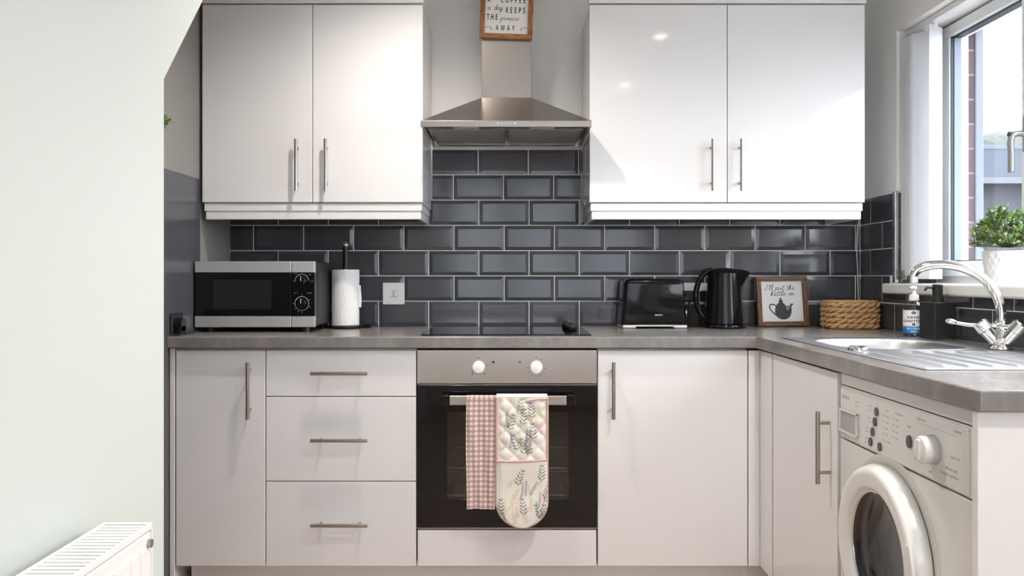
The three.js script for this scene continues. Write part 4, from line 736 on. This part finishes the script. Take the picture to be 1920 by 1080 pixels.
/* things on the sill */
{
  const t = thing('tealight_holder', 'small cut glass tealight holder on the window sill', 'glass', [1.428, SILL, -2.925]);
  obj('glass_cup', toCreasedNormals(new THREE.LatheGeometry([[0, 0.0006], [0.020, 0.0006], [0.024, 0.006], [0.022, 0.012], [0.027, 0.020], [0.025, 0.028], [0.0285, 0.036], [0.027, 0.044], [0.028, 0.050], [0.025, 0.050], [0.022, 0.014], [0, 0.012]].map(([x, y]) => new THREE.Vector2(x, y)), 14), 0.1), M.clearGlass, t);
}
const leafGeo = (() => { const q = [[0, 0, 0], [0.35, 0.05, 0.42], [1, 0, 0], [0.35, 0.05, -0.42], [0.5, -0.06, 0]]; const f = [0, 1, 4, 1, 2, 4, 2, 3, 4, 3, 0, 4]; return { q, f }; })();
function foliage(n, seed, centre, rx, ry, len, flower) {
  const r = rng(seed), pos = [], col = [], up = V(0, 1, 0), stems = [];
  for (let k = 0; k < n; k++) {
    const a = r() * 6.283, e = Math.acos(1 - r() * 1.25), rad = 0.55 + 0.45 * Math.sqrt(r()), tip = V(Math.sin(e) * Math.cos(a) * rx * rad, Math.cos(e) * ry * rad, Math.sin(e) * Math.sin(a) * rx * rad).add(centre);
    const root = V((r() - 0.5) * rx * 0.3, centre.y - ry * 0.25, (r() - 0.5) * rx * 0.3).add(V(centre.x, 0, centre.z)); const d = tip.clone().sub(root).normalize();
    if (k % 5 === 0) stems.push(rod(root, tip, 0.0011, 4));
    const m = 5 + Math.floor(r() * 4), white = r() < flower, tone = 0.6 + r() * 0.8, yel = r();
    for (let i = 0; i < m; i++) {
      const p = tip.clone().addScaledVector(d, -len * (i / m) * 1.6), o = V(r() - 0.5, r() - 0.15, r() - 0.5).normalize().lerp(d, 0.35).normalize(), l = len * (0.55 + 0.6 * r()) * (white && i < 3 ? 0.7 : 1);
      const s = new THREE.Vector3().crossVectors(o, up).normalize(), nn = new THREE.Vector3().crossVectors(s, o);
      const w = leafGeo.q.map(([x, y, z]) => p.clone().addScaledVector(o, x * l).addScaledVector(nn, y * l).addScaledVector(s, z * l));
      const c = white && i < 3 ? [0.72, 0.74, 0.62] : [(0.085 + 0.17 * yel) * tone, (0.20 + 0.13 * yel) * tone, (0.06 + 0.04 * yel) * tone];
      for (const f of leafGeo.f) { pos.push(w[f].x, w[f].y, w[f].z); col.push(...c); }
    }
  }
  const g = new THREE.BufferGeometry(); g.setAttribute('position', new THREE.Float32BufferAttribute(pos, 3)); g.setAttribute('color', new THREE.Float32BufferAttribute(col, 3)); g.computeVertexNormals();
  return { g, stems };
}
{
  const t = thing('potted_plant', 'bushy green plant in a white patterned pot on the window sill', 'plant', [1.462, SILL + 0.0005, -2.395]);
  const pot = grid(96, 48, (u, v) => { const a = -u * 2 * Math.PI, r = 0.053 + 0.0125 * v; const q = Math.abs(Math.sin(u * Math.PI * 20 + v * 9)) * Math.abs(Math.sin(u * Math.PI * 20 - v * 9)); const e = v > 0.03 && v < 0.93 ? 1 : 0; const rr = r + e * (0.0022 * q - 0.001); return [Math.cos(a) * rr, v * 0.098, Math.sin(a) * rr]; });
  obj('pot', [pot, new THREE.CircleGeometry(0.053, 48).rotateX(Math.PI / 2), lathe([[0.0655, 0.098], [0.0615, 0.0985], [0.060, 0.085]], 64)], M.pot, t);
  obj('soil', new THREE.CircleGeometry(0.0605, 40).rotateX(-Math.PI / 2).translate(0, 0.088, 0), M.soil, t);
  const f = foliage(360, 77, V(0, 0.135, 0), 0.102, 0.100, 0.014, 0.13);
  const lv = obj('foliage', prep(f.g), M.leaf, t); lv.userData.kind = 'stuff'; obj('stems', f.stems, M.stem, t);
}
{
  const t = thing('wall_planter', 'green leafy sprig in a pot fixed to the alcove wall', 'plant', [LEFT + 0.0005, 1.462, -2.43]);
  obj('bracket', bx(0, 0.006, 0.002, 0.10, -0.02, 0.02, 0.001), M.blackPlastic, t);
  obj('pot', lathe([[0, 0.0], [0.032, 0.0], [0.037, 0.070], [0.034, 0.070], [0.033, 0.06], [0, 0.06]], 32).translate(0.0445, 0.004, 0), M.pot, t);
  const f = foliage(60, 41, V(0.0465, 0.100, 0), 0.072, 0.042, 0.015, 0), lv = obj('foliage', prep(f.g), M.leaf, t); lv.userData.kind = 'stuff'; obj('stems', f.stems, M.stem, t);
}
/* ------------------------------------------------------------------ washing machine (faces -x) */
{
  const cd = 1.7405, t = thing('washing_machine', 'white front-loading washing machine under the sink worktop', 'washing machine', [FACE + 0.006, 0, -cd], TURN);
  const hw = 0.2985, U = (d) => cd - d;                       // local x runs towards the camera
  const cY = 0.503, cU = U(1.770), shell = new THREE.Shape([[-hw, 0.02], [hw, 0.02], [hw, 0.7015], [-hw, 0.7015]].map(([a, b]) => new THREE.Vector2(a, b)));
  const hole = new THREE.Path(); hole.absarc(cU, cY, 0.140, 0, Math.PI * 2, true); shell.holes.push(hole);
  obj('front_panel', [new THREE.ExtrudeGeometry(shell, { depth: 0.010, bevelEnabled: true, bevelThickness: 0.003, bevelSize: 0.004, bevelOffset: -0.004, bevelSegments: 3, curveSegments: 48 }).translate(0, 0, -0.010)], M.appliance, t);
  obj('cabinet', [bx(-hw, hw, 0.02, 0.834, -0.54, -0.50, 0.003), bx(-hw, -hw + 0.01, 0.02, 0.834, -0.50, -0.013, 0.001), bx(hw - 0.01, hw, 0.02, 0.834, -0.50, -0.013, 0.001)], M.appliance, t);
  obj('lid', bx(-hw, hw, 0.8365, 0.868, -0.54, 0.002, 0.006, 3), M.appliance, t);
  for (const [a, b] of [[-0.25, -0.04], [0.25, -0.04], [-0.25, -0.48], [0.25, -0.48]]) obj('foot', cyl(0.02, 0.024, 0.021, 20).translate(a, 0.0105, b), M.blackPlastic, t);
  // control panel with a bow-shaped face
  const cp = obj('control_panel', [bx(-hw, hw, 0.7035, 0.8345, -0.06, 0.001, 0.005, 3), bx(-hw + 0.004, hw - 0.022, 0.7065, 0.8320, -0.01, 0.0055, 0.006, 3)], M.appliance, t);
  const pw = 2 * hw - 0.042, ph = 0.117, W = 1536, H = Math.round(1536 * ph / pw), S = W / pw, pu0 = -hw + 0.012, py0 = 0.7105;
  const PXu = (d) => (U(d) - pu0) * S, PYy = (y) => H - (y - py0) * S;
  const tex = canvasTex(W, H, (x) => {
    x.fillStyle = '#dedcd9'; x.fillRect(0, 0, W, H);
    x.fillStyle = '#a8323c'; x.font = 'bold 34px sans-serif'; x.textBaseline = 'middle'; x.fillText('BOSCH', PXu(2.018), PYy(0.8095), 120);
    x.strokeStyle = '#b98a8e'; x.lineWidth = 4; x.beginPath(); x.arc(PXu(2.026), PYy(0.8095), 11, 0, 7); x.stroke();
    x.fillStyle = '#6c6a68'; x.font = '20px sans-serif'; x.fillText('Classixx', PXu(1.945), PYy(0.8075)); x.fillText('1200', PXu(1.945), PYy(0.798));
    const small = (s, d, y, sz = 20) => { x.font = sz + 'px sans-serif'; x.fillText(s, PXu(d), PYy(y)); };
    x.fillStyle = '#55524f'; small('Prewash', 1.873, 0.8095, 17); small('Plus', 1.868, 0.800, 17); small('Rinse', 1.876, 0.782, 17); small('Hold', 1.873, 0.773, 17); small('Speed', 1.886, 0.758, 17); small('Perfect', 1.888, 0.749, 17); small('Spin', 1.89, 0.732, 17); small('rpm', 1.892, 0.723, 17);
    small('Spin', 1.786, 0.8115, 18); ['1200', '1000', '800', '600', 'no spin'].forEach((s, i) => { small(s, 1.786, 0.799 - i * 0.0135, 18); x.beginPath(); x.arc(PXu(1.7965), PYy(0.799 - i * 0.0135), 5, 0, 7); x.fill(); });
    small('Programme', 1.742, 0.8135, 18); ['wash', 'rinse', 'spin', 'end'].forEach((s, i) => { small(s, 1.740, 0.800 - i * 0.0135, 18); x.beginPath(); x.arc(PXu(1.750), PYy(0.800 - i * 0.0135), 5, 0, 7); x.fill(); });
    x.fillStyle = '#33312f'; small('Start', 1.688, 0.795, 22); small('Easy Care', 1.648, 0.8185, 22); small('Cottons', 1.512, 0.8185, 22); small('Wool', 1.664, 0.767, 20); small('Delicates', 1.662, 0.747, 20); small('Sport', 1.660, 0.736, 20); small('Spin', 1.602, 0.7235, 20); small('Mixed Load', 1.540, 0.744, 22); small('Freshen up/Rinse', 1.556, 0.732, 22); small('Super Quick', 1.522, 0.768, 16);
    x.strokeStyle = '#a09c98'; x.lineWidth = 2; x.beginPath(); x.moveTo(PXu(1.648), PYy(0.810)); x.lineTo(PXu(1.50), PYy(0.810)); x.stroke();
    for (let a = 0; a < 16; a++) { const A = a / 16 * 6.283, r = 0.0345 * S; x.beginPath(); x.moveTo(PXu(1.5805) + Math.cos(A) * r, PYy(0.769) + Math.sin(A) * r); x.lineTo(PXu(1.5805) + Math.cos(A) * r * 1.12, PYy(0.769) + Math.sin(A) * r * 1.12); x.stroke(); }
  });
  obj('panel_print', new THREE.PlaneGeometry(pw, ph).translate(pu0 + pw / 2, py0 + ph / 2, 0.0058), phys(0xffffff, 0.28, { map: tex, clearcoat: 0.5, clearcoatRoughness: 0.15 }), cp);
  // detergent drawer
  const da = U(2.028), db = U(1.925);
  const dd = obj('detergent_drawer', [bx(da, db, 0.7235, 0.729, 0.0055, 0.014, 0.002), bx(da, db, 0.7745, 0.781, 0.0055, 0.012, 0.002), bx(da, da + 0.006, 0.7235, 0.781, 0.0055, 0.012, 0.002), bx(db - 0.006, db, 0.7235, 0.781, 0.0055, 0.012, 0.002)], M.applianceDoor, t);
  obj('drawer_recess', bx(da + 0.005, db - 0.005, 0.728, 0.7755, 0.0056, 0.0064, 0), std(lin(.45, .45, .44), 0.4), dd);
  for (const [d, y, rx, ry] of [[1.8275, 0.802, .0075, .010], [1.835, 0.778, .0075, .010], [1.847, 0.753, .0075, .010], [1.8575, 0.7285, .0075, .010], [1.8115, 0.7265, .0075, .010], [1.677, 0.765, .010, .013]]) obj('button', new THREE.CylinderGeometry(1, 1, 0.004, 28).rotateX(Math.PI / 2).scale(rx, ry, 1).translate(U(d), y, 0.0075), M.greyButton, cp);
  const kn = obj('selector_knob', [lathe([[0, 0.030], [0.022, 0.0295], [0.0265, 0.026], [0.0285, 0.0], [0, 0]], 40).rotateX(Math.PI / 2).translate(U(1.5805), 0.769, 0.006), bx(U(1.5805) - 0.006, U(1.5805) + 0.006, 0.748, 0.790, 0.030, 0.039, 0.004)], M.applianceDoor, cp);
  obj('screw_cap', disc(0.006, 0.003, hw - 0.008, 0.774, 0.001, 'z', 18), std(lin(.25, .25, .25), 0.5), t);
  // porthole
  const z0 = 0.002;
  obj('porthole_surround', lathe([[0.187, 0.0005], [0.190, 0.0020], [0.204, 0.0022], [0.209, 0.0016], [0.212, 0.0002]], 96).rotateX(Math.PI / 2).translate(cU, cY, 0.003), std(lin(.66, .63, .57), 0.4), t);
  const ring = obj('porthole_door', lathe([[0.131, 0.026], [0.136, 0.036], [0.144, 0.041], [0.168, 0.0445], [0.178, 0.043], [0.184, 0.038], [0.190, 0.022], [0.192, 0.006], [0.180, 0.004], [0.140, 0.008], [0.131, 0.026]], 96).rotateX(Math.PI / 2).translate(cU, cY, z0), M.applianceDoor, t);
  obj('chrome_ring', new THREE.TorusGeometry(0.1315, 0.003, 12, 96).translate(cU, cY, z0 + 0.027), M.chrome, ring);
  obj('door_glass', lathe([[0, 0.002], [0.06, 0.004], [0.105, 0.013], [0.1305, 0.026]], 72).rotateX(Math.PI / 2).translate(cU, cY, z0), new THREE.MeshPhysicalMaterial({ color: lin(.40, .41, .42), roughness: 0.02, transmission: 1, thickness: 0, ior: 1.5 }), ring);
  obj('door_latch', [(() => { const sh = new THREE.Shape(); const a0 = -0.55, a1 = 0.40; sh.absarc(0, 0, 0.1865, a0, a1, false); sh.absarc(0, 0, 0.156, a1, a0, true); return new THREE.ExtrudeGeometry(sh, { depth: 0.004, bevelEnabled: true, bevelThickness: 0.002, bevelSize: 0.002, bevelSegments: 3, curveSegments: 24 }).translate(cU, cY, z0 + 0.0400); })()], M.applianceDoor, ring);
  obj('rubber_seal', [new THREE.TorusGeometry(0.138, 0.014, 14, 72).translate(cU, cY, -0.022), new THREE.TorusGeometry(0.125, 0.010, 12, 72).translate(cU, cY, -0.045)], std(lin(.08, .08, .085), 0.5), t);
  obj('drum', new THREE.CylinderGeometry(0.20, 0.20, 0.38, 60, 1, true).rotateX(Math.PI / 2).translate(cU, cY, -0.26), std(lin(.45, .45, .46), 0.3, 1, { side: THREE.DoubleSide }), t);
  obj('drum_back', new THREE.CircleGeometry(0.20, 60).translate(cU, cY, -0.45), std(lin(.4, .4, .41), 0.35, 1), t);
}
/* ------------------------------------------------------------------ radiator */
{
  const t = thing('panel_radiator', 'white panel radiator with a slotted top on the stair wall', 'radiator', [-0.630, 0.10, -0.80]);
  const L = 1.08, h = 0.601, z0 = -(1.338 - 0.80), z1 = z0 + L;
  for (const [a, b] of [[-0.038, -0.024], [0.026, 0.040]]) obj('water_panel', (() => { const g = bx(a, b, 0.01, h - 0.012, z0 + 0.004, z1 - 0.004, 0.005, 3); return g; })(), M.radiator, t);
  const flutes = []; for (let k = 0; k < 30; k++) flutes.push(bx(0.038, 0.0425, 0.03, h - 0.035, z0 + 0.022 + k * 0.0345, z0 + 0.044 + k * 0.0345, 0.003, 2)); obj('front_flutes', flutes, M.radiator, t);
  obj('side_cover', bx(-0.040, 0.041, 0.0, h - 0.001, z0, z0 + 0.004, 0.0015), M.radiator, t); obj('side_cover', bx(-0.040, 0.041, 0.0, h - 0.001, z1 - 0.004, z1, 0.0015), M.radiator, t);
  const gr = obj('top_grille', [bx(-0.040, -0.034, h - 0.010, h, z0, z1, 0.0015), bx(0.035, 0.041, h - 0.010, h, z0, z1, 0.0015), bx(-0.034, 0.035, h - 0.006, h, z0, z0 + 0.010, 0.001)], M.radiator, t);
  for (let k = 0; k < 72; k++) obj('grille_bar', bx(-0.0345, 0.0355, h - 0.006, h - 0.001, z0 + 0.015 + k * 0.0145, z0 + 0.0245 + k * 0.0145, 0.0008, 1), M.radiator, gr);
  obj('convector_fins', Array.from({ length: 40 }, (_, k) => bx(-0.022, 0.024, 0.04, h - 0.03, z0 + 0.03 + k * 0.026, z0 + 0.031 + k * 0.026, 0)), M.radiator, t);
  for (const z of [z0 + 0.2, z1 - 0.2]) obj('wall_bracket', bx(-0.0695, -0.037, 0.08, h - 0.06, z - 0.02, z + 0.02, 0.001), M.radiator, t);
  obj('air_vent', [disc(0.007, 0.010, 0.0405, h - 0.03, z0 + 0.015, 'x', 18)], M.satin, t);
  for (const z of [z0 + 0.02, z1 - 0.02]) obj('supply_pipe', rod(V(0, -0.0995, z), V(0, 0.02, z), 0.0075, 14), M.satin, t);
}
/* ------------------------------------------------------------------ ceiling downlights */
for (const [x, d, lb] of [[-0.28, 2.36, 'recessed downlight above the drawer unit'], [0.80, 1.54, 'recessed downlight above the washing machine'], [0.757, 0.47, 'recessed downlight in the middle of the room by the window wall']]) {
  const t = thing('ceiling_downlight', lb, 'light', [x, CEIL, -d], 0, 'ceiling downlights');
  obj('bezel', new THREE.TorusGeometry(0.040, 0.005, 10, 40).rotateX(Math.PI / 2).translate(0, -0.005, 0), M.whitePlastic, t);
  obj('lens', cyl(0.036, 0.036, 0.004, 32).translate(0, -0.004, 0), M.lens, t);
  const l = new THREE.SpotLight(new THREE.Color().setRGB(1, 0.93, 0.84), DOWNLIGHT, 0, 1.25, 0.7, 2); l.position.set(0, -0.016, 0); l.castShadow = true; l.shadow.radius = 1.8; l.target.position.set(0, -2, 0); t.add(l, l.target);
}
/* ------------------------------------------------------------------ outside */
{
  const g = struct('ground', 'paved ground outside'); obj('paving', bd(-40, 60, -0.4, -0.3, -40, 60, 0), std(lin(.14, .14, .135), 0.9), g);
  const h = thing('neighbour_house', 'low brick house with a slate roof beyond the window', 'house', [13.5, -0.3, -20]);
  const dull = { specularIntensity: 0.1 }, render_ = phys(lin(.058, .062, .075), 0.9, dull), slate = phys(lin(.030, .037, .050), 0.9, dull);
  obj('wall', bx(-7, 9, 0, 3.45, -3, 3, 0), render_, h);
  obj('roof', (() => { const s = new THREE.Shape([[-3.4, 3.42], [3.4, 3.42], [0, 4.6]].map(([a, b]) => new THREE.Vector2(a, b))); return new THREE.ExtrudeGeometry(s, { depth: 16.6, bevelEnabled: false }).rotateY(Math.PI / 2).translate(-7.3, 0, 0); })(), slate, h);
  obj('gutter', bx(-7.3, 9.3, 3.32, 3.44, 3.38, 3.5, 0.01), phys(lin(.11, .115, .13), 0.8, dull), h);
  obj('ridge_tiles', bx(-7.3, 9.3, 4.56, 4.66, -0.1, 0.1, 0.01), phys(lin(.11, .115, .13), 0.8, dull), h);
  const r = rng(91), lm = [phys(lin(.062, .070, .066), 0.9, dull), phys(lin(.075, .083, .076), 0.9, dull)];
  [[15.5, 34, 2.2, 7.6, 'broad rounded tree rising behind the slate roof'], [21.0, 35, 2.2, 7.9, 'taller rounded tree behind the slate roof ridge'], [27.0, 36, 2.4, 8.2, 'wide dark tree at the far end of the slate roof'], [10.2, 36, 2.2, 7.8, 'slim tree behind the near gable of the house']].forEach(([x, d, rad, top, lb], i) => {
    const t = thing('garden_tree', lb, 'tree', [x, -0.3, -d], 0, 'trees behind the neighbouring house');
    obj('trunk', cyl(0.16, 0.26, top - rad, 12).translate(0, (top - rad) / 2, 0), std(lin(.12, .09, .07), 0.9), t);
    const parts = []; for (let k = 0; k < 26; k++) { const a = r() * 6.28, e = Math.acos(1 - 2 * r()), q = rad * 0.72; const s = new THREE.IcosahedronGeometry(rad * (0.26 + 0.16 * r()), 2); const p2 = s.attributes.position; for (let m = 0; m < p2.count; m++) { const f = 1 + 0.16 * noise.noise(p2.getX(m) * 3 + k, p2.getY(m) * 3, p2.getZ(m) * 3); p2.setXYZ(m, p2.getX(m) * f, p2.getY(m) * f, p2.getZ(m) * f); } s.computeVertexNormals(); parts.push(s.translate(Math.sin(e) * Math.cos(a) * q, top - rad + Math.cos(e) * q * 0.8, Math.sin(e) * Math.sin(a) * q)); }
    obj('crown', parts, lm[i % 2], t);
  });
}
renderer.render(scene, camera);
